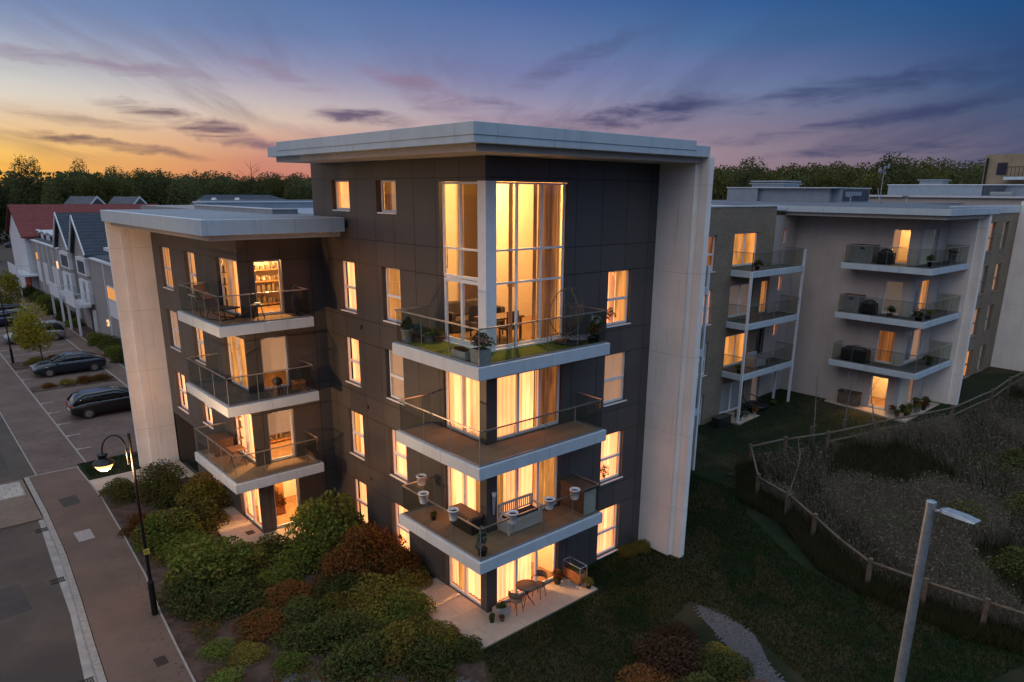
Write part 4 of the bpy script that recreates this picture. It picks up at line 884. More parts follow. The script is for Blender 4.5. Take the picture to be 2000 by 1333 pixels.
def trunk_mesh(h, r, limbs, seed, spread=1.0, start=.35):
    rr = random.Random(seed); m = MB()
    P = [(0, 0, -.2), (rr.uniform(-.05, .05)*h*.3, rr.uniform(-.05, .05)*h*.3, h*.35), (rr.uniform(-.05, .05)*h, rr.uniform(-.05, .05)*h, h*.7), (rr.uniform(-.06, .06)*h, rr.uniform(-.06, .06)*h, h*.97)]
    m.tube(P, [r, r*.8, r*.5, r*.15], 6)
    for i in range(limbs):
        t = start+(.92-start)*i/limbs; z = h*t; a = rr.uniform(0, 6.28); L = spread*(1-t*.55)*rr.uniform(.6, 1)
        j = 1 if t < .7 else 2; f = (z-P[j][2])/(P[j+1][2]-P[j][2]) if P[j+1][2] > P[j][2] else 0
        b = [P[j][k]+(P[j+1][k]-P[j][k])*f for k in (0, 1)]
        e = (b[0]+L*math.cos(a), b[1]+L*math.sin(a), z+L*rr.uniform(.55, 1.0)); mid = ((b[0]+e[0])/2, (b[1]+e[1])/2, (z+e[2])/2-L*.06)
        q = r*.42*(1-t*.6); m.tube([(b[0], b[1], z), mid, e], [q, q*.6, q*.2], 5)
        for k in range(3):
            u = rr.uniform(.35, .95); s = [b[0]+(e[0]-b[0])*u, b[1]+(e[1]-b[1])*u, z+(e[2]-z)*u]; a2 = a+rr.uniform(-1.1, 1.1); l2 = L*rr.uniform(.25, .5)
            m.tube([s, (s[0]+l2*math.cos(a2), s[1]+l2*math.sin(a2), s[2]+l2*rr.uniform(.3, .9))], [q*.35, q*.1], 4)
    return m
def crown_pts(n, c, rad, seed, k=30, lump=.34, fill=.3):
    r = np.random.default_rng(seed); d = r.normal(size=(k, 3)); d /= np.linalg.norm(d, axis=1)[:, None]
    cc = d*r.uniform(.3, .75, k)[:, None]; rr = r.uniform(.65, 1.3, k)*lump; w = rr**2/np.sum(rr**2); idx = r.choice(k, n, p=w)
    q = r.normal(size=(n, 3)); q /= np.linalg.norm(q, axis=1)[:, None]; t = np.where(r.random(n) < fill, r.uniform(.3, 1, n), r.uniform(.85, 1.1, n))
    P = cc[idx]+q*(rr[idx]*t)[:, None]; P = P/np.percentile(np.abs(P), 98, axis=0); P = P[np.linalg.norm(P, axis=1) < 1.02]; return P*np.array(rad)+np.array(c)

# small yellowing tree in the car park
t = thing('young_tree', 'young yellow green tree with thin trunk among the parking bays', 'tree', (-3.6, 48.7, 0))
trunk_mesh(4.4, .05, 9, 3, 1.3).build('trunk', M['bark'], t, local=True)
P = crown_pts(5200, (-.25, .1, 3.1), (1.55, 1.55, 2.0), 5, 34, .36); fast_mesh('crown', leaf_quads(P, .085, seed=4), 4, M['leaf_yellow'], t)
t = thing('young_tree', 'smaller yellowing tree farther along the parking bays', 'tree', (-2.4, 76, 0))
trunk_mesh(4.2, .05, 8, 9, 1.1).build('trunk', M['bark'], t, local=True)
P = crown_pts(3000, (0, 0, 2.9), (1.5, 1.5, 2.0), 15, 26, .36); fast_mesh('crown', leaf_quads(P, .1, seed=8), 4, M['leaf_yellow'], t)
# bare saplings with stakes
for i, (x, y, h, lb) in enumerate([(23.4, 1.7, 4.6, 'leafless sapling with stakes on the lawn, left of the grey planter box'), (25.5, 1.0, 3.8, 'leafless sapling with stakes just left of the lit ground floor door'), (26.3, .0, 3.7, 'leafless sapling with stakes in front of the lit ground floor door'), (15.15, -1.5, 3.6, 'leafless sapling with a stake inside the curved rail fence')]):
    t = thing('sapling', lb, 'tree', (x, y, gz(x)), group='staked leafless saplings')
    trunk_mesh(h, .035, 10, 20+i, 1.1, .5).build('trunk', M['bark_pale'], t, local=True)
    for s in ((-.28, 0), (.28, .05)):
        m = MB(); m.cyl((s[0], s[1], -.2), (s[0], s[1], 1.15), .03, n=6); m.build('stake', M['wood_grey'], t, local=True)
    m = MB(); m.box((-.28, -.02, 1.0), (.28, .03, 1.06)); m.build('tie', M['wood_grey'], t, local=True)

# the wood beyond: single trees sharing a few crowns
def forest_proto(name, mat, h, rad, seed, n=14000, leaf=.215):
    tr = trunk_mesh(h*.8, h*.016, 6, seed, rad[0]*.8, .4); o = tr.build('trunk', M['bark'], None, local=True); mt = o.data; bpy.data.objects.remove(o)
    P = crown_pts(n, (0, 0, h-rad[2]*.98), rad, seed, 95, .25, .12); o = fast_mesh('crown', leaf_quads(P, leaf, seed=seed), 4, M[mat]); mc = o.data; bpy.data.objects.remove(o)
    return mt, mc
FP = [forest_proto('a', 'leaf_forest', 17.4, (4.6, 4.6, 7.5), 31), forest_proto('b', 'leaf_forest', 17, (5.4, 5.4, 6.6), 32), forest_proto('c', 'leaf_forest_warm', 16.8, (4.6, 4.6, 6.2), 33), forest_proto('d', 'leaf_forest', 17.9, (4.1, 4.1, 7.6), 34), forest_proto('e', 'leaf_forest_warm', 17.1, (5.0, 5.0, 6.8), 35),
      forest_proto('f', 'leaf_forest', 21, (2.6, 2.6, 5.2), 36, 1500, .2)]
def forest_tree(x, y, s, kind, label, group):
    t = thing('forest_tree', label, 'tree', (x, y, -.3), random.uniform(0, 6.28), group); t.scale = (s*random.uniform(.92, 1.1), s*random.uniform(.92, 1.1), s)
    link('trunk', FP[kind][0], t); link('crown', FP[kind][1], t)
rnd = random.Random(11)
KL_ = ['rounded tree in the dark wood behind the houses', 'broad spreading tree in the dark wood behind the houses', 'slightly yellowing tree in the dark wood behind the houses', 'narrow tall tree in the dark wood behind the houses', 'olive tinged wide tree in the dark wood behind the houses']
KR_ = [q.replace('dark wood behind the houses', 'wood beyond the flat roofs on the right') for q in KL_]
rows = [(150, 17, 82, 5.2, .93), (162, 20, 92, 5.6, .97), (176, 24, 104, 6.4, 1.02), (138, 19, 30, 7, .55), (198, -34, 24, 5.4, .90), (210, -30, 30, 6.2, .95)]
for (yy, xa, xb, st, s) in rows:
    x = xa
    while x < xb:
        k = rnd.choice([0, 0, 1, 1, 2, 3, 4]); forest_tree(x+rnd.uniform(-2, 2), yy+rnd.uniform(-4, 4), s*rnd.uniform(.95, 1.05), k, KL_[k], 'trees of the wood behind the houses')
        x += st*rnd.uniform(.8, 1.15)
for (xx, ya, yb, st, s) in [(112, -34, 84, 4.9, 1.05), (124, -36, 100, 5.5, 1.1), (138, -30, 112, 6.2, 1.15)]:
    y = ya
    while y < yb:
        k = rnd.choice([0, 1, 2, 2, 3, 4, 4]); forest_tree(xx+rnd.uniform(-3, 3), y+rnd.uniform(-2, 2), s*rnd.uniform(.95, 1.04), k, KR_[k], 'trees of the wood beyond the flat roofs')
        y += st*rnd.uniform(.8, 1.15)
forest_tree(16.4, 196, 1.0, 5, 'thin open crowned tree rising highest at the far left, left one of a pair', 'tall thin trees'); forest_tree(18.6, 196, .99, 5, 'thin open crowned tree rising highest at the far left, right one of a pair', 'tall thin trees')
forest_tree(27.5, 190, .98, 5, 'thin tree standing above the wood beside the sunset glow', 'tall thin trees')
# a leafless tree at the edge of the wood
t = thing('bare_tree', 'pale leafless tree standing above the wood near the white roof edge', 'tree', (54.5, 150, 0)); trunk_mesh(19.5, .22, 22, 77, 5.5, .5).build('trunk', M['bark'], t, local=True)
r_ = np.random.default_rng(5)
A = np.stack([r_.uniform(28, 140, 12000), r_.uniform(183, 196, 12000), r_.uniform(0, 15.5, 12000)], 1); B = np.stack([r_.uniform(143, 156, 12000), r_.uniform(-60, 180, 12000), r_.uniform(0, 18, 12000)], 1)
C_ = np.stack([r_.uniform(70, 140, 9000), r_.uniform(88, 186, 9000), r_.uniform(0, 15, 9000)], 1)
D_ = np.stack([r_.uniform(-70, 40, 9000), r_.uniform(212, 222, 9000), r_.uniform(0, 17, 9000)], 1)
o = fast_mesh('woodland', leaf_quads(np.concatenate([A, B, C_, D_]), .75, seed=9), 4, M['leaf_forest']); tag(o, 'dark mass of the wood behind its front trees', 'wood', kind='stuff')

# grasses
def blades(pts, h, w, lean, seed, mat, name, label, cat='grass'):
    r = np.random.default_rng(seed); n = len(pts); a = r.uniform(0, 6.28, n); hh = h*r.uniform(.55, 1.3, n)
    d = np.stack([np.cos(a), np.sin(a), np.zeros(n)], 1)*w*.5; top = np.stack([lean[0]*hh+r.normal(0, .28, n)*hh, lean[1]*hh+r.normal(0, .28, n)*hh, hh], 1)
    V = np.stack([pts-d, pts+d, pts+top], 1).reshape(-1, 3)
    return tag(fast_mesh(name, V, 3, M[mat]), label, cat, kind='stuff')
def scatter(poly, n, seed, mask=None):
    r = np.random.default_rng(seed); xs = [p[0] for p in poly]; ys = [p[1] for p in poly]; out = []
    while len(out) < n:
        for x, y in zip(r.uniform(min(xs), max(xs), 4000), r.uniform(min(ys), max(ys), 4000)):
            if inside(poly, x, y) and (mask is None or mask(x, y)): out.append((x, y, gz(x)))
            if len(out) >= n: break
    return np.array(out)
LAWN = [(5.3, -.1), (5.3, 1.2), (8.8, 1.2), (8.8, -.4), (9.6, -.4), (9.6, 7.2), (30, 7.2), (30, -.5), (36, -1), (38, -1.8), (31.6, -1.9), (26.2, 0), (20.9, 2.1), (18.4, 2.9), (14.2, -.2), (12.0, -3.6), (11.6, -5.7), (11.7, -8), (12, -11), (5.3, -9), (6.8, -5), (7.2, -3.4), (6.9, -2.5), (5.6, -2.7), (3, -3.4), (.3, -4), (-2.4, -3), (-.7, -1.4), (.05, -.1)]
BB2 = [(-5.8, 24.4), (-5.8, 22), (-3.7, 22), (-3.7, 24.4)]
nz = lambda x, y: math.sin(x*.9+1.3*math.sin(y*.7))+math.sin(y*1.1+1.7*math.sin(x*.5))+.6*math.sin(x*2.3-y*1.9)
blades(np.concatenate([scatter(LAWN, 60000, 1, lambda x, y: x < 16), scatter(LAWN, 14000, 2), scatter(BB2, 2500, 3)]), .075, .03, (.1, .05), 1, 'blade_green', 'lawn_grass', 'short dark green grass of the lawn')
blades(scatter(LAWN, 16000, 4, lambda x, y: nz(x*1.5, y*1.5) > .9 and x < 20), .075, .03, (.3, .1), 2, 'blade_dry', 'dry_grass', 'dry straw patches in the lawn')
MD = [(p[0]+.35, p[1]-.35) for p in FENCE[2:17]] + [(14, -13), (40, -13), (46, -6)]
RP = scatter(MD, 95000, 5, lambda x, y: nz(x*.55, y*.55) > .3 or (random.random() < .2 and nz(x*.3, y*.4) > -.5))
r_ = np.random.default_rng(8); Q = RP[::4].repeat(2, 0); hq = .8*r_.uniform(.6, 1.25, len(Q))
Q = Q+np.stack([-.28*hq+r_.normal(0, .16, len(Q)), .10*hq+r_.normal(0, .16, len(Q)), hq], 1)
tag(fast_mesh('grass_plumes', leaf_quads(Q, .05, 1.5, .35, seed=6), 4, M['reed_tan']), 'feathery tan plumes of the tall grass behind the fence', 'grass', kind='stuff')
blades(RP, .85, .02, (-.28, .10), 3, 'reed_tan', 'tall_grass', 'tall pale feathery grass behind the rail fence')
blades(scatter(MD, 34000, 6, lambda x, y: nz(x*.55, y*.55) < .75), .55, .04, (-.1, .05), 4, 'blade_dark', 'rough_grass', 'dark rough growth behind the rail fence')
EDGE = [(FENCE[i][0]+dx, FENCE[i][1]+dy) for i, dx, dy in [(k, .6, -.2) for k in range(6, 18)]] + [(FENCE[i][0]-.75-.2*math.sin(i*2.1), FENCE[i][1]+.25) for i in range(17, 5, -1)]
blades(scatter(EDGE, 22000, 7), .38, .035, (0, 0), 5, 'blade_dark', 'fence_weeds', 'dark weeds growing along the rail fence')
for a in [('dark', 22, -8.5, 1.5, 1.2, 'dark bramble clump in the tall grass right of the grey lamp post'), ('dark', 19.5, -6.8, 1.4, 1.0, 'dark bramble clump behind the grey lamp post'), ('dark', 24.5, -10, 1.8, 1.3, 'dark bramble clump at the right edge of the tall grass'), ('dark', 20.5, -10, 1.5, .9, 'dark bramble clump at the far lower right'), ('dark', 17.2, -4.8, 1.2, .8, 'dark bramble clump in the middle of the tall grass'), ('dark', 27, -6.5, 1.7, 1.0, 'dark bramble clump far back in the tall grass'), ('dark', 17.4, -9.5, 1.3, .8, 'dark bramble clump behind the near rail'), ('dark', 15.5, -8.0, 1.1, .6, 'low dark bramble clump just behind the near rail')]: shrub(*a, group='brambles in the tall grass')

BEDI = [(-5.9, 15), (-5.6, 9), (-6.2, 6), (-6.5, 2), (-6, -2), (-3, -2.2), (-1, -.2), (-.6, 2), (-1.2, 5), (-2, 8.6), (-3.6, 9.5), (-4.2, 14)]
P = scatter(BEDI, 900, 12, lambda x, y: nz(x*1.3+4, y*1.2) > .2); r_ = np.random.default_rng(3)
def cover(P, k, sp, h, mat, lb, seed):
    r = np.random.default_rng(seed); Q = np.repeat(P, k, 0)+np.stack([r.normal(0, sp, len(P)*k), r.normal(0, sp, len(P)*k), np.abs(r.normal(0, h, len(P)*k))+.01], 1)
    tag(fast_mesh('ground_cover', leaf_quads(Q, .035, .8, seed=seed), 4, M[mat]), lb, 'ground cover', kind='stuff')
cover(P[:380], 22, .10, .05, 'leaf_rust', 'low brown ground cover between the shrubs', 1); cover(P[380:640], 26, .11, .06, 'leaf_olive', 'low olive ground cover between the shrubs', 2); cover(P[640:], 24, .10, .06, 'leaf_dark', 'low dark ground cover between the shrubs', 3)

r_ = np.random.default_rng(17); Q = np.concatenate([np.stack([np.interp(r_.uniform(0, 20, 500), [0, 4, 8, 11, 15, 20], [-6.88, -6.88, -6.6, -6.32, -6.11, -5.95])-np.abs(r_.normal(0, .5, 500)), r_.uniform(0, 20, 500), np.full(500, .012)], 1)])
Q[:, 1] = 0; yy_ = r_.uniform(0, 20, 500); Q[:, 1] = yy_; Q[:, 0] = np.interp(yy_, [0, 4, 8, 11, 15, 20], [-7.15, -6.88, -6.6, -6.32, -6.11, -5.95])-np.abs(r_.normal(0, .45, 500))-.05
V = leaf_quads(Q, .035, 0, .6, 21); V[:, 2] = .008+np.abs(V[:, 2]-.012)*.15; tag(fast_mesh('fallen_leaves', V, 4, M['leaf_rust']), 'fallen leaves scattered along the footway edge', 'leaves', kind='stuff')

# post and rail fence
fence = thing('rail_fence', 'weathered wooden post and rail fence curving round the tall grass', 'fence', (12.25, -6, 0))
FP2 = FENCE[1:]
for i, (x, y) in enumerate(FP2):
    if (x, y) == (13.0, -4.6): continue
    m = MB(); m.box((x-.07, y-.07, gz(x)-.3), (x+.07, y+.07, gz(x)+1.12)); m.build('post', M['wood_grey'], fence, bevel=.015)
for (a, b) in zip(FP2[:-1], FP2[1:]):
    L = math.dist(a, b); k = max(1, round(L/1.6)); hs = (.98, .52)
    for h in (hs if a[0] > 24 else hs[:1]):
        pts = [(a[0]+(b[0]-a[0])*i/k, a[1]+(b[1]-a[1])*i/k, gz(a[0]+(b[0]-a[0])*i/k)+h+.02*math.sin(i*2+a[0]*3+h)) for i in range(k+1)]
        m = MB(); m.tube(pts, .055, 6); m.build('rail', M['wood_grey'], fence)
# ------------------------------------------------------------------ cars
def ring_loft(m, secs, closed=True):
    """secs: list of (x, [(y, z), ...]) cross sections"""
    n = len(secs[0][1]); vs = [(x, y, z) for x, r in secs for y, z in r]; fs = []
    for i in range(len(secs)-1): fs += [(i*n+k, i*n+(k+1) % n, (i+1)*n+(k+1) % n, (i+1)*n+k) for k in range(n if closed else n-1)]
    m.add(vs, fs, True); m.add(vs, [tuple(range(n)), tuple(range((len(secs)-1)*n, len(secs)*n))[::-1]]); return m
def make_car(label, loc, rz, paint, style='estate', group='parked cars', L=4.55, Wd=1.8, Ht=1.47):
    t = thing('parked_car', label, 'car', loc, rz, group); h = Wd/2; b = L/2
    def sec(x, w, zb, zs, zt, tw):       # lower body ring: sill, bulge, shoulder, deck
        return (x, [(-w*.86, zb), (-w, zb+.12), (-w, zs-.12), (-w*.97, zs), (-tw, zt), (-tw*.4, zt+.025), (tw*.4, zt+.025), (tw, zt), (w*.97, zs), (w, zs-.12), (w, zb+.12), (w*.86, zb)])
    B = MB(); S_ = []
    rearz = .95 if style != 'saloon' else .98
    for x, w, zb, zs, zt in ((-b, .80, .38, .70, .76), (-b+.08, .90, .28, .80, .90), (-b+.45, .97, .22, .88, rearz), (-b+1.0, 1, .2, .90, .97), (0, 1, .2, .90, .97), (b-1.45, 1, .2, .90, .98), (b-1.1, .99, .2, .88, .97), (b-.55, .96, .22, .80, .90), (b-.15, .88, .26, .68, .78), (b, .74, .34, .56, .62)):
        S_.append(sec(x, w*h, zb, zs, zt, w*h*.86))
    ring_loft(B, S_); B.build('body', M[paint], t, local=True)
    G = MB(); rf = Ht
    top = {'estate': [(-b+.12, .92, .97), (-b+.42, 1.32, .9), (-b+.75, rf-.03, .82), (0, rf, .80), (b-1.9, rf-.05, .78), (b-1.55, 1.25, .84), (b-1.02, .96, .9)],
           'saloon': [(-b+.35, .96, .88), (-b+.95, 1.26, .84), (-b+1.45, rf-.04, .76), (.1, rf, .76), (b-2.05, rf-.06, .74), (b-1.7, 1.24, .8), (b-1.1, .96, .88)],
           'suv': [(-b+.1, .98, .98), (-b+.3, 1.45, .92), (-b+.55, rf-.02, .85), (0, rf, .84), (b-1.75, rf-.05, .82), (b-1.4, 1.35, .86), (b-1.0, .98, .9)]}[style]
    ring_loft(G, [(x, [(-h*.9, .9), (-h*w*.97, max(.95, z-.05)), (-h*w*.5, z), (h*w*.5, z), (h*w*.97, max(.95, z-.05)), (h*.9, .9)]) for x, z, w in top]); G.build('glazing', M['car_glass'], t, local=True)
    Rf = MB(); pts = top[2:5]
    ring_loft(Rf, [(x, [(-h*w*.99, z-.06), (-h*w*.9, z+.0), (-h*w*.5, z+.022), (h*w*.5, z+.022), (h*w*.9, z), (h*w*.99, z-.06)]) for x, z, w in [(pts[0][0]-.12, pts[0][1]-.07, pts[0][2])] + pts + [(pts[2][0]+.1, pts[2][1]-.05, pts[2][2])]])
    Rf.build('roof', M[paint], t, local=True)
    P = MB()
    for s in (-1, 1):
        for i, j in ((0, 2), (4, 6)): P.tube([(top[k][0], s*h*top[k][2]*.97, max(.95, top[k][1]-.05)) for k in range(i, j+1)], .035, 5)
        for x in (-b+1.55, .35): P.tube([(x, s*h*.905, .93), (x, s*h*.81, rf-.09)], .03, 5)
    P.build('pillar', M[paint], t, local=True)
    for x in (-b+.85, b-.9):
        for s in (-1, 1):
            w = MB(); w.cyl((x, s*(h-.19), .32), (x, s*(h+.012), .32), .325, n=20); o = w.build('wheel', M['tyre'], t, local=True)
            r = MB(); r.cyl((x, s*(h+.0), .32), (x, s*(h+.02), .32), .2, n=14)
            for k in range(5): a = k*1.257; r.obox((x+.11*math.cos(a), s*(h+.02), .32+.11*math.sin(a)), (.2, .02, .05), M=Matrix.Rotation(-a, 3, 'Y'))
            r.build('rim', M['rim'], o, local=True)
    for s in (-1, 1):
        q = MB(); q.obox((-b+.07, s*h*.68, .80), (.12, .32, .15), s*-.25); q.build('tail_lamp', M['tail_red'], t, local=True)
        q = MB(); q.obox((b-.12, s*h*.62, .66), (.2, .36, .13), s*-.4); q.build('headlamp', M['head_glass'], t, local=True)
        q = MB(); q.ell((b-1.45, s*(h+.09), .98), (.07, .1, .07), 8, 6); q.build('mirror', M[paint], t, local=True)
    q = MB(); q.box((-b-.012, -.26, .5), (-b+.06, .26, .61)); q.build('number_plate', M['plaster_warm'], t, local=True)
    return t
make_car('black estate car parked nose in, nearest the white fin wall', (-2.35, 33.15, -.02), 0, 'paint_black', 'estate', L=4.6)
make_car('dark blue saloon car parked facing the lane beside the soil strip', (-2.4, 45.75, -.02), math.pi, 'paint_blue', 'saloon', L=4.6, Ht=1.42)
make_car('silver sport utility car half hidden behind the yellow tree', (-2.45, 60.3, -.02), math.pi, 'paint_silver', 'suv', Ht=1.66)
make_car('white car standing in the lane at the left edge beyond the yellow tree', (-6.5, 61.6, -.02), R(100), 'paint_white', 'saloon')
for i, (y, p, st, lb) in enumerate([(70.8, 'paint_navy', 'saloon', 'navy car in the row beyond the silver one, nearest of the row'), (76, 'paint_silver', 'estate', 'silver estate car in the row of parked cars at the left edge'), (81.3, 'paint_navy', 'estate', 'dark blue car in the far row, beside a silver one'), (86.5, 'paint_grey', 'saloon', 'grey car in the far row at the left edge'), (91.8, 'paint_red', 'saloon', 'dark red car in the far row at the left edge'), (97, 'paint_black', 'suv', 'black car farthest along the parking row')]):
    make_car(lb, (-3.4, y, -.02), math.pi*(i % 2), p, st)
make_car('white car in the distant car park at the far left edge', (3.2, 146.5, -.02), R(70), 'paint_white', 'suv', Ht=1.7); make_car('dark car in the distant car park under the trees', (11.5, 184, -.02), R(10), 'paint_grey', 'saloon')

# ------------------------------------------------------------------ lamp posts
def old_lamp(x, y, label):
    t = thing('street_lamp', label, 'street lamp', (x, y, 0), 0, 'black swan neck street lamps')
    m = MB(); m.cyl((0, 0, -.1), (0, 0, 1.15), .095, .09, 12); m.cyl((0, 0, 1.15), (0, 0, 1.25), .09, .055, 12); m.cyl((0, 0, 1.25), (0, 0, 6.09), .055, .042, 12); m.cyl((0, 0, 6.09), (0, 0, 6.12), .05, .03, 10); m.build('pole', M['black_metal'], t, local=True)
    A = [(-.12, 0, 5.15), (-.13, 0, 5.6)] + [(-.44+.31*math.cos(a), 0, 5.72+.42*math.sin(a)) for a in [i*math.pi/12 for i in range(13)]] + [(-.76, 0, 5.6)]
    m = MB(); m.tube(A, .022, 8); m.tube([(0, 0, 5.62), (-.13, 0, 5.62)], .02, 6); m.tube([(0, 0, 5.2), (-.12, 0, 5.18)], .02, 6); m.build('bracket', M['black_metal'], t, local=True)
    c = (-.76, 0, 0); m = MB(); m.lathe(c, [(.05, 5.66), (.14, 5.64), (.145, 5.60), (.12, 5.58), (.12, 5.48), (.19, 5.46), (.29, 5.38), (.30, 5.35), (.28, 5.345)], 20); o = m.build('lantern', M['black_metal'], t, local=True)
    m = MB(); m.lathe(c, [(.26, 5.345), (.23, 5.27), (.17, 5.18), (.10, 5.13), (.04, 5.12)], 18); m.build('bulb_bowl', M['lantern_glow'], o, local=True)
    m = MB(); m.box((-.085, -.075, 2.15), (.085, -.06, 2.33)); p = m.build('number_plate', M['leaf_plate'], t, local=True)
    return t
t_ = NT('leaf_plate'); t_.done(t_.pbr((.55, .40, .06), .5)); t_ = NT('ink'); t_.done(t_.pbr((.02, .02, .02), .6))
ol = old_lamp(-6.72, 8.25, 'tall black swan neck street lamp with lit lantern at the footway edge')
m = MB()
for q in range(2):
    m.box((-.05+q*.055, -.079, 2.19), (-.035+q*.055, -.077, 2.30))
m.box((-.01, -.079, 2.285), (.03, -.077, 2.30)); m.build('digits', M['ink'], [c for c in ol.children if c.name.startswith('number_plate')][0], local=True)
L_ = bpy.data.lights.new('lantern_light', 'POINT'); L_.energy = 2400; L_.color = (1, .56, .26); L_.shadow_soft_size = .12; L_.use_nodes = True
q = NT.__new__(NT); q.t = L_.node_tree; q.t.nodes.clear(); q_o = q.n('ShaderNodeOutputLight'); q_e = q.n('ShaderNodeEmission'); q.l(q_e.outputs[0], q_o.inputs[0])   # wide side throw of the lantern optic, little straight down
q_s = q.n('ShaderNodeSeparateXYZ'); q.l(q.n('ShaderNodeTexCoord').outputs['Normal'], q_s.inputs[0]); q.l(q.math('MULTIPLY_ADD', q.step(q_s.outputs[2], -.62, -.12), .95, .05), q_e.inputs[1])
o = bpy.data.objects.new('lantern_light', L_); COL.objects.link(o); o.parent = ol; o.location = (-.76, 0, 5.04)
for x, y, lb in ((-5.2, 51.5, 'black swan neck street lamp behind the yellow tree'), (3.2, 138, 'distant black street lamp in the far car park')):
    c = copy_tree(ol); c.location = (x, y, 0); c['label'] = lb
    for q in [q for q in c.children if q.type == 'LIGHT']: bpy.data.objects.remove(q)
t = thing('lamp_post', 'tall grey galvanised lamp post with flat unlit head in the foreground', 'street lamp', (-2.42, -11.75, 0))
m = MB(); m.cyl((0, 0, -.2), (0, 0, 9.58), .082, .054, 24); m.build('pole', M['galvanised'], t, local=True)
m = MB(); m.cyl((0, 0, 9.56), (0, 0, 9.61), .058, .058, 24); m.cyl((0, 0, 9.61), (0, 0, 9.62), .058, .04, 24); m.cyl((0, 0, 9.3), (0, 0, 9.31), .0565, .0565, 24); m.build('cap', M['galvanised'], t, local=True)
d = Vector((-.18, -.95, .0)).normalized(); w = Vector((-d.y, d.x, 0)); hd = []
m = MB(); m.tube([d*.04+Vector((0, 0, 9.51)), d*.15+Vector((0, 0, 9.535))], .026, 8); o = m.build('spigot', M['galvanised'], t, local=True)
m = MB(); z = 9.545
prof = [(.12, .035, .03), (.17, .085, .04), (.36, .10, .036), (.52, .09, .02), (.535, .08, .014)]
ring_loft_pts = []
vs = []; fs = []
for (a, hw, th) in prof:
    c = d*a+Vector((0, 0, z+.03*(a-.16)))
    vs += [c-w*hw, c-w*hw*.8+Vector((0, 0, th)), c+w*hw*.8+Vector((0, 0, th)), c+w*hw]
for i in range(len(prof)-1): fs += [(i*4+k, i*4+(k+1) % 4, (i+1)*4+(k+1) % 4, (i+1)*4+k) for k in range(4)]
m.add(vs, fs); m.add(vs, [(0, 1, 2, 3), (19, 18, 17, 16)]); m.build('lamp_head', M['galvanised'], t, local=True, bevel=.006)
# covers in the paving
for (x0, y0, x1, y1, mt, nm, lb) in ((-7.53, 15.3, -6.97, 16.3, 'cover_pale', 'inspection_cover', 'pale square inspection cover in the footway'), (-7.43, 5.4, -7.12, 5.85, 'iron', 'valve_cover', 'small rusty cover in the lower footway'), (-2.42, 11.6, -2.12, 11.95, 'iron', 'inspection_cover', 'small dark cover in the lit terrace')):
    m = MB(); m.box((x0, y0, -.05), (x1, y1, .036 if x0 > -3 else .006)); m.box(((x0+x1)/2-.04, (y0+y1)/2-.01, 0), ((x0+x1)/2+.04, (y0+y1)/2+.01, .008)); tag(m.build(nm, M[mt]), lb, 'cover')
for (x, y, lb) in ((-8.42, 17.6, 'rusty drain grate in the gutter, farthest up the road'), (-8.66, 12.78, 'rusty drain grate in the gutter beside the footway middle'), (-9.1, 6.1, 'rusty drain grate in the gutter at the lower edge')):
    m = MB()
    for i in range(7): m.box((x-.2+i*.06, y-.15, -.15), (x-.165+i*.06, y+.15, -.078))
    m.box((x-.22, y-.17, -.15), (x+.22, y-.15, -.076)); m.box((x-.22, y+.15, -.15), (x+.22, y+.17, -.076)); tag(m.build('drain_grate', M['iron']), lb, 'drain', 'gutter drains')

# ------------------------------------------------------------------ things on the balconies and patios
def leaves(parent, c, rad, n, size, mat, seed, name='foliage', up=.3):
    P = lumps(n, rad, seed, k=10, base=.2) + np.array(c) - np.array(rootof(parent).location); return fast_mesh(name, leaf_quads(P, size, up, seed=seed), 4, M[mat], parent)
def pot_plant(x, y, z, r, h, label, pot='grey_plastic', leaf='leaf_dark', lr=.25, lh=.35, flower=None, square=False, n=500, size=.035, group=None):
    t = thing('potted_plant', label, 'plant', (x, y, z), 0, group); m = MB()
    if square: m.box((x-r, y-r, z), (x+r, y+r, z+h))
    else: m.lathe((x, y, z), [(r*.72, 0), (r, h*.92), (r*1.07, h*.92), (r*1.07, h), (r*.9, h)], 14)
    m.build('pot', M[pot], t); m = MB(); m.cyl((x, y, z+h*.9), (x, y, z+h*1.005), r*.88, n=12) if not square else m.box((x-r*.85, y-r*.85, z+h*.9), (x+r*.85, y+r*.85, z+h*1.004)); m.build('soil', M['soil'], t)
    leaves(t, (x, y, z+h), (lr, lr, lh), n, size, leaf, int(x*97+y*31+z*7) % 9999)
    if flower: leaves(t, (x, y, z+h+lh*.35), (lr, lr, lh*.75), int(n*.35), size*.9, flower, int(x*57+y*3) % 999, 'blossom')
    return t
z3, z2, z1 = 8.614, 5.761, 2.856
G1 = 'plants on the turf balcony'
pot_plant(.34, 3.98, z3, .17, .42, 'tall pale green pot with a dark plant at the left end of the turf balcony', 'stone_grey', 'leaf_dark', .24, .45, group=G1)
pot_plant(.72, 4.02, z3, .17, .26, 'terracotta pot of grey green leaves beside the tall pale green pot', 'terracotta', 'leaf_glauc', .26, .3, group=G1)
pot_plant(1.0, 3.75, z3, .2, .2, 'wide grey bowl of leafy plants on the turf balcony', 'stone_grey', 'leaf_green', .28, .26, group=G1); pot_plant(1.16, 3.42, z3, .15, .2, 'small tan pot of plants nearest the balcony door', 'terracotta', 'leaf_olive', .2, .24, group=G1)
t = thing('stone_trough', 'stone trough of dark red plants behind the glass of the turf balcony', 'planter', (.32, 1.2, z3)); m = MB(); m.box((.2, .85, z3), (.44, 1.5, z3+.24)); m.build('trough', M['stone_grey'], t, bevel=.02); leaves(t, (.32, 1.18, z3+.23), (.13, .33, .16), 500, .03, 'leaf_rust', 5)
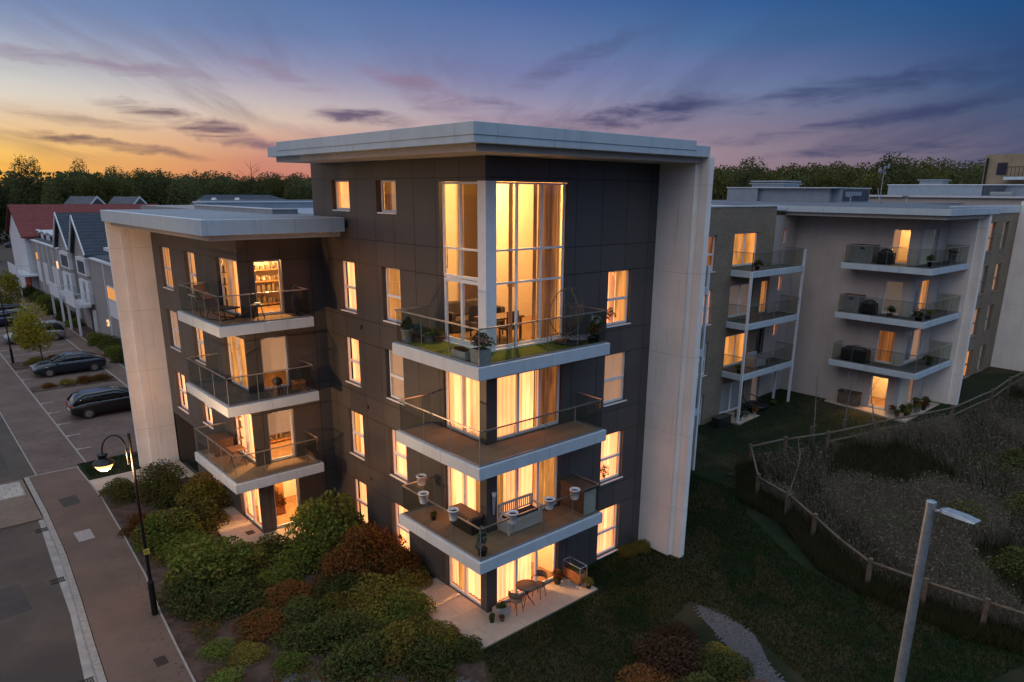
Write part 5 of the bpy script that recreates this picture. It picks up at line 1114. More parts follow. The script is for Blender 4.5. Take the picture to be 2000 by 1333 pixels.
pot_plant(.36, .36, z3, .20, .42, 'square stone planter with purple flowering plant at the balcony corner', 'stone_grey', 'leaf_dark', .34, .42, 'petal_pink', True, 700, group=G1)
pot_plant(4.98, .42, z3, .16, .26, 'pot of red and white flowers at the right end of the turf balcony', 'dark_plastic', 'leaf_dark', .27, .62, 'petal_white', group=G1); pot_plant(4.72, .34, z3, .13, .2, 'small pot of red flowers beside the hanging chair', 'dark_plastic', 'leaf_dark', .2, .36, 'petal_red', n=300, group=G1)
# hanging chair
ec = (4.2, .82); t = thing('egg_chair', 'wire hoop egg chair with woven basket on the turf balcony', 'chair', (ec[0], ec[1], z3))
m = MB(); m.lathe((ec[0], ec[1], z3), [(.42, 0), (.45, .03), (.43, .06), (.1, .08)], 24); m.build('base', M['dark_plastic'], t)
m = MB(); zc = z3+.98; m.tube([(ec[0]-.1+.74*math.cos(a), ec[1], zc+.72*math.sin(a)) for a in [i*2*math.pi/36 for i in range(36)]], .014, 6, True)
m.tube([(ec[0]-.1+.60*math.cos(a), ec[1]+.12, zc+.66*math.sin(a)) for a in [-1.2+i*3.9/24 for i in range(25)]], .012, 6)
m.tube([(ec[0]-.1, ec[1], z3+.05), (ec[0]-.12, ec[1]+.1, z3+.6), (ec[0]-.05, ec[1]+.2, zc+.7)], .014, 6); m.tube([(ec[0]+.3, ec[1]-.2, z3), (ec[0]+.32, ec[1]-.1, zc), (ec[0]+.05, ec[1], zc+.7)], .012, 6)
for x, y in ((3.75, 1.15), (4.65, 1.2), (3.72, .5)): m.tube([(x, y, z3), (x+.02, y, z3+.26), (ec[0], ec[1], z3+.30)], .016, 6)
m.build('hoop', M['rattan'], t)
m = MB(); bc = (ec[0]+.22, ec[1]+.1, z3+.92)
for k in range(22):
    a = -2.6+k*.2; m.tube([(bc[0]+.34*math.sin(q)*math.cos(a), bc[1]+.34*math.sin(q)*math.sin(a), bc[2]-.48*math.cos(q)) for q in [i*2.1/10 for i in range(11)]], .007, 4)
for q in [.4+.18*i for i in range(10)]: m.tube([(bc[0]+.34*math.sin(q)*math.cos(a), bc[1]+.34*math.sin(q)*math.sin(a), bc[2]-.48*math.cos(q)) for a in [-2.6+k*.3 for k in range(15)]], .006, 4)
m.build('basket', M['rattan'], t)
t = thing('seat_pad', 'grey striped seat pad lying on the turf by the egg chair', 'cushion', (4.85, .95, z3)); m = MB(); m.obox((4.85, .95, z3+.05), (.95, .6, .09), -.35); m.build('pad', M['cushion_grey'], t, bevel=.03)
m = MB()
for i in range(4): m.obox((4.56+i*.19, 1.06-i*.07, z3+.097), (.05, .56, .006), -.35)
m.build('stripes', M['cushion_dark'], t)
# first floor balcony: storage box, bench, cabinet, rail pots
t = thing('storage_box', 'low black storage box with brown lid on the balcony with the rail pots', 'storage box', (1.08, 2.05, z1)); m = MB(); m.box((.86, 1.5, z1), (1.3, 2.62, z1+.5)); m.build('box', M['dark_plastic'], t, bevel=.02); m = MB(); m.box((.83, 1.47, z1+.5), (1.32, 2.65, z1+.6)); m.build('lid', M['wood_brown'], t, bevel=.02); m = MB(); m.tube([(.85, 1.62, z1+.35), (.82, 1.62, z1+.42), (.82, 1.62, z1+.5), (.85, 1.62, z1+.56)], .012, 6); m.build('handle', M['white_steel'], t)
t = thing('storage_bench', 'white slatted garden bench with dark cushion in front of the curtained window', 'bench', (2.45, 1.0, z1)); m = MB(); m.box((1.75, .78, z1+.03), (3.15, .82, z1+.40)); m.box((1.75, .82, z1+.03), (1.79, 1.27, z1+.40)); m.box((3.11, .82, z1+.03), (3.15, 1.27, z1+.4)); m.box((1.79, 1.23, z1+.03), (3.11, 1.27, z1+.4)); m.build('chest', M['bench_white'], t)
for x in (1.75, 3.11):
    for y in (.78, 1.25): m = MB(); m.box((x-.012, y-.01, z1), (x+.055, y+.055, z1+(.62 if y < 1 else .86))); m.build('leg', M['bench_white'], t)
m = MB(); m.box((1.79, .82, z1+.4), (3.11, 1.25, z1+.44)); m.build('seat', M['bench_white'], t); m = MB(); m.box((1.83, .85, z1+.442), (3.07, 1.22, z1+.51)); m.build('cushion', M['cushion_dark'], t, bevel=.02)
m = MB(); m.box((1.8, 1.26, z1+.80), (3.1, 1.30, z1+.88)); m.box((1.8, 1.26, z1+.5), (3.1, 1.29, z1+.54))
for i in range(15): m.box((1.85+i*.085, 1.265, z1+.54), (1.885+i*.085, 1.285, z1+.8))
m.build('backrest', M['bench_white'], t)
for x in (1.75, 3.11): m = MB(); m.box((x-.02, .77, z1+.62), (x+.06, 1.26, z1+.66)); m.build('armrest', M['bench_white'], t)
t = thing('cabinet', 'tall two door storage cabinet with brown top at the right end of the balcony', 'cabinet', (4.8, .75, z1)); m = MB(); m.box((4.5, .2, z1+.03), (5.05, 1.3, z1+.88)); m.build('body', M['bench_white'], t); m = MB(); m.box((4.47, .17, z1+.88), (5.08, 1.32, z1+.94)); m.build('top', M['wood_brown'], t)
for (a, b) in ((.22, .745), (.755, 1.28)): m = MB(); m.box((4.485, a, z1+.06), (4.498, b, z1+.86)); m.build('door', M['wood_grey'], t)
rp = thing('rail_pot', 'white pot on the balcony rail, nearest the left end return', 'flower pot', (.11, 2.97, z1+1.03), 0, 'white pots hung on the balcony rail')
m = MB(); m.lathe((0, 0, 0), [(.105, -.2), (.125, -.16), (.16, .10), (.175, .10), (.175, .14), (.15, .14), (.13, .06)], 16); m.build('pot', M['white_pot'], rp, local=True)
m = MB(); m.cyl((0, 0, .04), (0, 0, .075), .13, n=12); m.build('soil', M['soil'], rp, local=True); m = MB(); m.tube([(.12, 0, .11), (.05, 0, .17), (-.1, .0, .15)], .012, 5); m.build('hook', M['white_pot'], rp, local=True)
for (x, y, lb) in ((.11, 1.4, 'white pot on the left balcony rail, in front of the black storage box'), (.85, 4.19, 'white pot on the short return rail by the dark wall'), (1.32, .11, 'white pot on the balcony rail in front of the white bench'), (2.82, .11, 'white pot on the balcony rail between bench and cabinet'), (3.94, .11, 'white pot on the balcony rail in front of the cabinet')):
    c = copy_tree(rp); c.location = (x, y, z1+1.03); c['label'] = lb; c.rotation_euler = (0, 0, x*2)
pot_plant(.38, .36, z1, .15, .22, 'leafy grey green climber in a pot at the balcony corner', 'dark_plastic', 'leaf_glauc', .2, .62, n=420, size=.05); pot_plant(.62, 3.2, z1, .1, .16, 'small potted plant on the lit floor at the left of the balcony', 'dark_plastic', 'leaf_olive', .14, .2, n=200)
t = thing('wall_basket', 'small hanging basket with bluish cloth on the dark corner pillar', 'basket', (1.56, 1.28, z1+1.1)); m = MB(); m.lathe((1.56, 1.27, z1+1.1), [(.03, -.5), (.05, -.1), (.06, .1)], 8); m.build('cloth', M['cushion_grey'], t); m = MB(); m.lathe((1.56, 1.26, z1+1.2), [(.05, 0), (.08, .12), (.07, .13)], 10); m.build('pot', M['white_pot'], t)
# patio set
t = thing('bistro_table', 'round glass topped bistro table on the lit front patio', 'table', (2.66, .92, .03)); m = MB(); m.lathe((2.66, .92, .70), [(.33, 0), (.36, .0), (.36, .025), (.02, .025)], 28); m.build('table_top', M['rattan'], t); m = MB(); m.tube([(2.66+.355*math.cos(a), .92+.355*math.sin(a), .705) for a in [i*.2243 for i in range(28)]], .014, 6, True); m.build('rim', M['black_metal'], t)
for k in range(4): a = .5+k*math.pi/2; m = MB(); m.tube([(2.66+.04*math.cos(a), .92+.04*math.sin(a), .69), (2.66+.05*math.cos(a), .92+.05*math.sin(a), .35), (2.66+.28*math.cos(a), .92+.28*math.sin(a), .045)], .014, 6); m.build('leg', M['black_metal'], t)
def bistro_chair(x, y, rz, label):
    t = thing('bistro_chair', label, 'chair', (x, y, .03), rz, 'bistro chairs on the front patio')
    m = MB(); m.lathe((0, 0, .43), [(.2, 0), (.21, .02), (.02, .025)], 20); m.build('seat', M['rattan'], t, local=True)
    for a in (.8, 2.34, 3.94, 5.48): m = MB(); m.tube([(.17*math.cos(a), .17*math.sin(a), .43), (.23*math.cos(a), .23*math.sin(a), .0)], .012, 6); m.build('leg', M['black_metal'], t, local=True)
    m = MB(); A = [(-.03-.22*math.sin(a), .25*math.cos(a), .66) for a in [i*math.pi/14 for i in range(15)]]
    m.tube([(.12, .25, .64)] + A + [(.12, -.25, .64)], .013, 6); m.tube([(.12, .25, .64), (.1, .21, .44)], .011, 6); m.tube([(.12, -.25, .64), (.1, -.21, .44)], .011, 6); m.build('arm_frame', M['black_metal'], t, local=True)
    m = MB(); B = [(-.03-.22*math.sin(a), .25*math.cos(a)) for a in [.5+i*(math.pi-1)/10 for i in range(11)]]
    vs = [(p[0], p[1], z) for p in B for z in (.60, .84)]; m.add(vs, [(2*i, 2*i+2, 2*i+3, 2*i+1) for i in range(10)], True); m.build('backrest', M['rattan'], t, local=True)
    return t
bistro_chair(2.08, .78, .15, 'bistro chair on the patio left of the round table'); bistro_chair(3.28, .98, math.pi+.2, 'bistro chair on the patio right of the round table')
t = thing('stone_trough', 'low pale stone trough of dark plants by the patio pillar', 'planter', (1.68, 1.02, .03)); m = MB(); m.box((1.42, .85, .03), (1.92, 1.2, .30)); m.build('trough', M['concrete'], t, bevel=.02); leaves(t, (1.67, 1.02, .28), (.24, .17, .2), 500, .035, 'leaf_dark', 8)
pot_plant(1.14, .86, .03, .09, .14, 'small dark pot in front of the stone trough', 'dark_plastic', 'leaf_dark', .13, .18, n=180, group='pots on the front patio'); pot_plant(1.42, .70, .03, .09, .12, 'small clay pot right of the small dark one by the trough', 'terracotta', 'leaf_rust', .1, .12, n=150, group='pots on the front patio')
pot_plant(4.32, 1.16, .03, .15, .2, 'pot of orange red flowers by the open patio door', 'dark_plastic', 'leaf_dark', .24, .28, 'petal_red', n=450, group='pots on the front patio')
t = thing('wooden_planter', 'orange wooden planter box with wire frame at the patio edge', 'planter', (4.95, .95, .03)); m = MB(); m.box((4.74, .5, .12), (5.12, 1.36, .46)); m.box((4.735, .49, .27), (5.125, 1.37, .285)); m.build('box', M['wood_orange'], t); 
for x, y in ((4.76, .52), (5.07, .52), (4.76, 1.31), (5.07, 1.31)): m = MB(); m.box((x, y, .03), (x+.05, y+.04, .13)); m.build('leg', M['wood_brown'], t)
m = MB(); m.box((4.77, .53, .4), (5.09, 1.33, .465)); m.build('soil', M['soil'], t); leaves(t, (4.93, .9, .44), (.14, .36, .14), 300, .03, 'leaf_dark', 31); m = MB(); m.tube([(4.76, .52, .46), (4.76, .52, .7), (4.76, 1.34, .7), (4.76, 1.34, .46)], .008, 5); m.tube([(5.1, .52, .46), (5.1, .52, .7), (5.1, 1.34, .7), (5.1, 1.34, .46)], .008, 5); m.tube([(4.76, .52, .7), (5.1, .52, .7)], .008, 5); m.tube([(4.76, 1.34, .7), (5.1, 1.34, .7)], .008, 5); m.build('wire_frame', M['white_steel'], t)
pot_plant(4.93, .25, .03, .1, .12, 'bushy plant at the far corner of the front patio', 'dark_plastic', 'leaf_olive', .2, .28, n=350, group='pots on the front patio')
m = MB(); r_ = random.Random(4)
for i in range(26): m.ell((4.64+r_.uniform(-.06, .06), .45+i*.036, .045), (.04, .045, .03), 6, 4)
tag(m.build('edging_stones', M['chalk']), 'white stones laid along the wooden planter', 'stones', kind='stuff')
# left block balconies
def garden_chair(x, y, z, rz, label, mat='wood_brown', cush='cushion_dark'):
    t = thing('garden_chair', label, 'chair', (x, y, z), rz, 'garden chairs on the left block')
    for sx in (-.24, .24):
        for sy in (-.22, .22): m = MB(); m.tube([(sx, sy, 0), (sx*.9, sy*.95, .42)], .02, 6); m.build('leg', M[mat], t, local=True)
    m = MB(); m.box((-.26, -.24, .4), (.26, .24, .44)); m.build('seat', M[mat], t, local=True); m = MB(); m.box((-.24, -.22, .442), (.24, .22, .52)); m.build('cushion', M[cush], t, local=True, bevel=.03)
    m = MB(); m.obox((-.27, 0, .72), (.05, .48, .6), M=Matrix.Rotation(-.2, 3, 'Y')); m.build('backrest', M[mat], t, local=True, bevel=.02)
    for s in (-1, 1): m = MB(); m.tube([(-.26, s*.25, .62), (.22, s*.26, .62), (.24, s*.25, .42)], .018, 6); m.build('armrest', M[mat], t, local=True)
    return t
garden_chair(-2.45, 13.6, z3, R(-80), 'brown garden chair with dark cushion on the top left balcony', 'rattan')
t = thing('rocking_lounger', 'dark iron rocking lounger with curled runners on the top left balcony', 'chair', (-2.5, 11.6, z3), R(-60))
for s in (-.3, .3): m = MB(); m.tube([(-.75, s, .42), (-.7, s, .12), (-.3, s, .015), (.2, s, .015), (.7, s, .1), (.95, s, .3)], .022, 7); m.tube([(-.5, s, .04), (-.3, s, .4)], .018, 6); m.tube([(.35, s, .03), (.3, s, .38)], .018, 6); m.build('runner', M['black_metal'], t, local=True)
m = MB(); m.obox((.1, 0, .42), (.9, .58, .05)); m.obox((-.62, 0, .68), (.75, .58, .05), M=Matrix.Rotation(.75, 3, 'Y')); m.build('seat', M['cushion_dark'], t, local=True, bevel=.02); m = MB(); m.obox((-.7, 0, .8), (.35, .45, .1), M=Matrix.Rotation(.75, 3, 'Y')); m.build('pillow', M['rattan'], t, local=True, bevel=.03)
t = thing('folded_parasol', 'dark covered folded parasol standing at the right end of the top left balcony', 'parasol', (-.12, 10.75, z3)); m = MB(); m.lathe((-.12, 10.75, z3+.1), [(.10, 0), (.16, .2), (.13, .6), (.06, .95), (.01, 1.0)], 10); m.build('cover', M['cushion_dark'], t); m = MB(); m.lathe((-.12, 10.75, z3), [(.22, 0), (.22, .05), (.04, .08)], 14); m.build('base', M['dark_plastic'], t)
t = thing('side_table', 'small round table with a white bowl behind the top left balcony glass', 'table', (-1.55, 10.75, z3)); m = MB(); m.lathe((-1.55, 10.75, z3+.5), [(.26, 0), (.27, .03), (.02, .03)], 16); m.build('table_top', M['rattan'], t)
for k in range(3): m = MB(); a = k*2.1; m.tube([(-1.55+.1*math.cos(a), 10.75+.1*math.sin(a), z3+.5), (-1.55+.22*math.cos(a), 10.75+.22*math.sin(a), z3)], .015, 6); m.build('leg', M['black_metal'], t)
m = MB(); m.lathe((-1.55, 10.75, z3+.53), [(.05, 0), (.12, .07), (.10, .06)], 12); tag(m.build('bowl', M['white_pot']), 'white bowl on the small round table of the top left balcony', 'bowl')
t = thing('kettle_barbecue', 'round black kettle barbecue by the blinded door on the middle left balcony', 'barbecue', (-1.0, 10.95, z2)); m = MB(); m.ell((-1.0, 10.95, z2+.42), (.2, .2, .17), 14, 10); m.build('kettle', M['dark_plastic'], t)
for k in range(3): a = k*2.1+.4; m = MB(); m.tube([(-1+.1*math.cos(a), 10.95+.1*math.sin(a), z2+.35), (-1+.22*math.cos(a), 10.95+.22*math.sin(a), z2)], .014, 6); m.build('leg', M['black_metal'], t)
t = thing('wooden_crate', 'orange wooden crate on the middle left balcony', 'crate', (-.2, 10.85, z2)); m = MB(); 
for k in range(3): m.box((-.4, 10.7, z2+.03+k*.11), (0, 10.72, z2+.12+k*.11)); m.box((-.4, 11.02, z2+.03+k*.11), (0, 11.04, z2+.12+k*.11))
m.build('slats', M['wood_orange'], t); m = MB(); m.box((-.42, 10.72, z2), (-.38, 11.02, z2+.36)); m.box((-.02, 10.72, z2), (.02, 11.02, z2+.36)); m.box((-.38, 10.72, z2), (-.02, 11.02, z2+.03)); m.build('ends', M['wood_orange'], t)
t = thing('storage_box', 'dark red brown box at the far end of the lowest left balcony', 'storage box', (-2.4, 13.9, z1)); m = MB(); m.box((-2.75, 13.4, z1), (-2.0, 14.3, z1+.62)); m.build('box', M['wood_brown'], t, bevel=.02); m = MB(); m.box((-2.78, 13.37, z1+.62), (-1.97, 14.33, z1+.67)); m.build('lid', M['wood_brown'], t, bevel=.01)
t = thing('folding_table', 'small folding table with crossed legs on the lowest left balcony', 'table', (-2.35, 12.0, z1)); m = MB(); m.box((-2.65, 11.7, z1+.66), (-2.1, 12.35, z1+.69)); m.build('table_top', M['wood_orange'], t)
for x in (-2.6, -2.15):
    for s in (-1, 1): m = MB(); m.tube([(x, 12.02+s*.28, z1+.66), (x, 12.02-s*.28, z1)], .014, 6); m.build('leg', M['black_metal'], t)
# right hand building
def chest(x0, y0, x1, y1, z, h, label, body, lid, name='storage_box', cat='storage box'):
    t = thing(name, label, cat, ((x0+x1)/2, (y0+y1)/2, z)); m = MB(); m.box((x0, y0, z), (x1, y1, z+h)); m.build('box', M[body], t, bevel=.02); m = MB(); m.box((x0-.04, y0-.04, z+h), (x1+.04, y1+.04, z+h+.05)); m.build('lid', M[lid], t, bevel=.01)
    m = MB(); m.box((x0-.02, (y0+y1)/2-.12, z+h*.82), (x0-.002, (y0+y1)/2+.12, z+h*.9)); m.build('handle', M['dark_plastic'], t); return t
chest(30.55, 2.9, 31.3, 4.1, 9.34, .98, 'grey storage box with black lid on the highest rendered wing balcony', 'grey_plastic', 'dark_plastic'); chest(30.6, 3.3, 31.3, 4.25, 6.47, .95, 'grey storage box with brown lid on the middle rendered wing balcony', 'grey_plastic', 'wood_brown')
chest(30.9, 2.75, 31.42, 3.95, .85, .75, 'pale wooden planter box beside the lit ground floor door', 'wood_grey', 'soil', 'planter_box', 'planter')
def covered(x, y, z, r, label, name='covered_barbecue'):
    t = thing(name, label, 'barbecue', (x, y, z)); m = MB(); m.box((x-r[0], y-r[1], z+.05), (x+r[0], y+r[1], z+r[2]*.8)); m.build('cover', M['dark_plastic'], t, bevel=.06); m = MB(); m.ell((x, y, z+r[2]*.75), (r[0]*.95, r[1]*.9, r[2]*.25), 12, 8); m.build('hood', M['dark_plastic'], t)
    for k in (-1, 1): m = MB(); m.cyl((x-r[0]*.7, y+k*r[1]*.7, z), (x-r[0]*.7, y+k*r[1]*.7, z+.1), .04, n=8); m.build('foot', M['black_metal'], t)
covered(30.75, 2.2, 9.34, (.25, .42, .9), 'black covered barbecue in front of the lit top door'); covered(30.8, 2.75, 6.47, (.25, .4, .85), 'black covered barbecue on the middle rendered wing balcony'); covered(30.85, 3.2, 3.6, (.35, .75, .95), 'large black covered barbecue on the lowest rendered wing balcony')
G2 = 'plants on the rendered wing'
for a in [(30.65, 1.55, 6.47, .16, .22, 'pot of pale and orange flowers on the middle rendered wing balcony', 'terracotta', 'leaf_dark', .35, .5, 'petal_white'), (30.6, .0, 6.47, .2, .2, 'pot of dark leaves with pale flowers at the middle balcony corner', 'dark_plastic', 'leaf_dark', .4, .5, 'petal_pink'), (31.6, -.1, 6.47, .2, .2, 'olive leaved pot along the middle balcony front', 'dark_plastic', 'leaf_olive', .45, .4, None), (34.1, -.05, 9.34, .2, .6, 'tall planter with pale flowers on the highest balcony', 'grey_plastic', 'leaf_dark', .3, .25, 'petal_pink'), (31.6, .2, 9.34, .15, .25, 'dark pot plant near the corner of the highest balcony', 'dark_plastic', 'leaf_dark', .25, .45, None), (33.2, .0, 3.6, .2, .2, 'spiky dark plant on the lowest balcony', 'dark_plastic', 'leaf_dark', .4, .5, None)]:
    pot_plant(*a[:6], pot=a[6], leaf=a[7], lr=a[8], lh=a[9], flower=a[10], n=350, size=.05, group=G2)
for i in range(11):
    x, y = [(30.7, .35), (31.1, .0), (31.0, .75), (31.8, .1), (31.9, .5), (32.5, -.05), (33.1, .1), (33.7, .45), (34.2, .0), (34.8, .3), (33.4, -.1)][i]
    pot_plant(x, y, .85, .13+.03*(i % 3), .2+.05*(i % 4), ['dark leaved pot', 'olive leaved pot', 'rust leaved pot', 'bright green pot'][i % 4] + ' among the pots on the rendered wing terrace, ' + ['nearest corner', 'second along', 'third along', 'fourth along', 'behind', 'middle', 'past middle', 'by door', 'toward fin', 'by fin', 'front edge'][i], ['terracotta', 'dark_plastic', 'stone_grey'][i % 3], ['leaf_dark', 'leaf_olive', 'leaf_rust', 'leaf_green'][i % 4], .24, .3, n=200, size=.05, group='pots on the rendered wing terrace')
t = thing('armchair', 'pale grey garden armchair on the lowest brick wing balcony', 'chair', (26.0, 6.8, 3.33)); m = MB(); m.box((25.6, 6.5, 3.4), (26.5, 7.2, 3.75)); m.build('seat', M['cushion_grey'], t, bevel=.05); m = MB(); m.box((25.6, 7.05, 3.75), (26.5, 7.25, 4.15)); m.build('backrest', M['cushion_grey'], t, bevel=.05)
for x in (25.5, 26.45): m = MB(); m.box((x, 6.5, 3.33), (x+.14, 7.2, 3.95)); m.build('armrest', M['cushion_grey'], t, bevel=.04)
pot_plant(24.6, 6.5, 9.07, .15, .2, 'dark pot plant on the highest brick wing balcony', 'dark_plastic', 'leaf_dark', .3, .4, n=300, size=.05); pot_plant(23.9, 6.6, 3.33, .15, .2, 'green pot plant on the lowest brick wing balcony', 'dark_plastic', 'leaf_green', .25, .35, n=300, size=.05)
chest(22.2, 6.5, 23.4, 7.0, .42, .5, 'long black planter box on the lawn by the brick wing terrace', 'dark_plastic', 'soil', 'planter_box', 'planter')
t = thing('basket_seat', 'round dark basket seat on the brick wing terrace', 'chair', (26.6, 6.9, .57)); m = MB(); m.lathe((26.6, 6.9, .57), [(.5, 0), (.7, .2), (.75, .35), (.6, .3), (.3, .22)], 18); m.build('seat', M['dark_plastic'], t); m = MB(); m.tube([(26.6+.72*math.cos(a), 6.9+.72*math.sin(a), .95+.45*max(0, math.sin(a))) for a in [i*.2243 for i in range(28)]], .03, 6, True); m.build('frame', M['black_metal'], t)
for i, (x, y) in enumerate(((23.9, 6.3), (24.3, 6.7), (24.8, 6.4), (25.2, 6.8), (25.7, 6.4), (28.0, 6.5))): pot_plant(x, y, .57, .13, .18, ['dark', 'olive', 'grey green', 'dark round', 'brown', 'lone dark'][i] + ' pot plant in the row on the brick wing terrace', ['stone_grey', 'dark_plastic'][i % 2], ['leaf_dark', 'leaf_olive', 'leaf_glauc', 'leaf_dark', 'leaf_rust', 'leaf_dark'][i], .22, .25, n=180, size=.05, group='pots on the brick wing terrace')
# ------------------------------------------------------------------ inside the lit rooms
t = thing('sofa', 'dark sofa inside the tall corner window', 'sofa', (3.3, 4.6, 8.63)); m = MB(); m.box((2.3, 4.2, 8.63), (4.3, 5.0, 9.05)); m.build('seat', M['sofa'], t, bevel=.05); m = MB(); m.box((2.3, 4.8, 9.05), (4.3, 5.05, 9.55)); m.build('backrest', M['sofa'], t, bevel=.05)
for x in (2.2, 4.3): m = MB(); m.box((x, 4.2, 8.63), (x+.2, 5.05, 9.3)); m.build('armrest', M['sofa'], t, bevel=.04)
t = thing('console', 'dark sideboard with a lamp seen through the balcony door', 'sideboard', (2.2, 6.6, 8.63)); m = MB(); m.box((1.7, 6.3, 8.63), (3.2, 6.9, 9.6)); m.build('body', M['wood_brown'], t); m = MB(); m.box((1.66, 6.26, 9.6), (3.24, 6.94, 9.65)); m.build('top', M['wood_brown'], t)
t = thing('table_lamp', 'small dark table lamp on the sideboard', 'lamp', (2.5, 6.55, 9.65)); m = MB(); m.lathe((2.5, 6.55, 9.65), [(.1, 0), (.02, .03), (.02, .3)], 10); m.build('stem', M['black_metal'], t); m = MB(); m.lathe((2.5, 6.55, 9.93), [(.18, 0), (.1, .2)], 14); m.build('shade', M['wood_brown'], t)
t = thing('dining_table', 'dark dining table inside the tall corner window', 'table', (2.75, 2.6, 8.63)); m = MB(); m.box((2.1, 2.1, 9.33), (3.5, 2.9, 9.38)); m.build('table_top', M['wood_brown'], t)
for x in (2.16, 3.38):
    for y in (2.16, 2.78): m = MB(); m.box((x, y, 8.63), (x+.06, y+.06, 9.33)); m.build('leg', M['wood_brown'], t)
def dchair(x, y, rz, lb):
    t = thing('dining_chair', lb, 'chair', (x, y, 8.63), rz, 'chairs in the tall corner room')
    m = MB(); m.box((-.22, -.22, .43), (.22, .22, .48)); m.build('seat', M['sofa'], t, local=True); m = MB(); m.box((-.22, .19, .48), (.22, .23, 1.0)); m.build('backrest', M['sofa'], t, local=True)
    for a in (-.2, .17):
        for b in (-.2, .17): m = MB(); m.box((a, b, 0), (a+.035, b+.035, .43)); m.build('leg', M['black_metal'], t, local=True)
dchair(2.5, 3.15, 0, 'dark chair beside the dining table in the corner room'); dchair(3.15, 3.15, .2, 'second dark chair behind the dining table in the corner room'); dchair(2.7, 1.95, math.pi, 'dark chair at the near side of the dining table')
t = thing('floor_lamp', 'thin floor lamp with small shade in the corner room', 'lamp', (4.6, 4.0, 8.63)); m = MB(); m.cyl((4.6, 4.0, 8.63), (4.6, 4.0, 10.1), .015, n=6); m.lathe((4.6, 4.0, 8.63), [(.14, 0), (.14, .02)], 12); m.build('stem', M['black_metal'], t); m = MB(); m.lathe((4.6, 4.0, 10.0), [(.16, 0), (.09, .22)], 14); m.build('shade', M['wood_brown'], t)
for (x, z, w, h, lb) in ((3.6, 10.4, .6, .8, 'framed picture on the back wall of the corner room'), (2.3, 11.5, .5, .6, 'small framed picture high on the back wall of the corner room')):
    t = thing('picture', lb, 'picture', (x, 7.1, z)); m = MB(); m.box((x, 7.11, z), (x+w, 7.16, z+h)); m.build('frame', M['wood_brown'], t); m = MB(); m.box((x+.04, 7.105, z+.04), (x+w-.04, 7.11, z+h-.04)); m.build('print', M['plaster_warm'], t)
def shelf(z, lb, seed):
    r = random.Random(seed); t = thing('shelf_unit', lb, 'shelf', (-.8, 13.8, z)); 
    m = MB(); m.box((-1.8, 13.7, z), (.9, 13.74, z+1.5)); m.build('back', M['plaster_warm'], t)
    for k in range(4): m = MB(); m.box((-1.8, 13.35, z+.05+k*.45), (.9, 13.7, z+.085+k*.45)); m.build('shelf', M['wood_orange'], t)
    m = MB()
    for k in range(4):
        for i in range(12): w = r.uniform(.05, .14); h = r.uniform(.12, .32); x = -1.75+i*.21; m.box((x, 13.4, z+.087+k*.45), (x+w, 13.55, z+.087+k*.45+h))
    tag(m.build('shelf_goods', M['wood_grey']), 'jars and books ' + lb.replace('shelf', 'on the shelf'), 'goods', kind='stuff')
shelf(2.89, 'shelf behind the half blinded door of the lowest left balcony', 1); shelf(8.65, 'shelf behind the glass door of the top left balcony', 2)
t = thing('folding_screen', 'brown patterned screen inside the ground floor left door', 'screen', (-.8, 12.7, .04)); m = MB(); m.box((-1.15, 12.6, .04), (-.45, 12.64, 1.6)); m.build('panel', M['wood_orange'], t); leaves(t, (-.8, 12.55, .3), (.35, .06, 1.2), 500, .05, 'leaf_rust', 3, 'pattern')
for (x, z, lb) in ((7.0, 8.84, 'leafy plant on the sill of the highest right window'), (7.0, 3.12, 'leafy plant on the sill of the second lowest right window')): pot_plant(x, 1.59, z, .06, .1, lb, 'terracotta', 'leaf_rust', .26, .45, n=220, size=.035, group='plants on inner window sills')
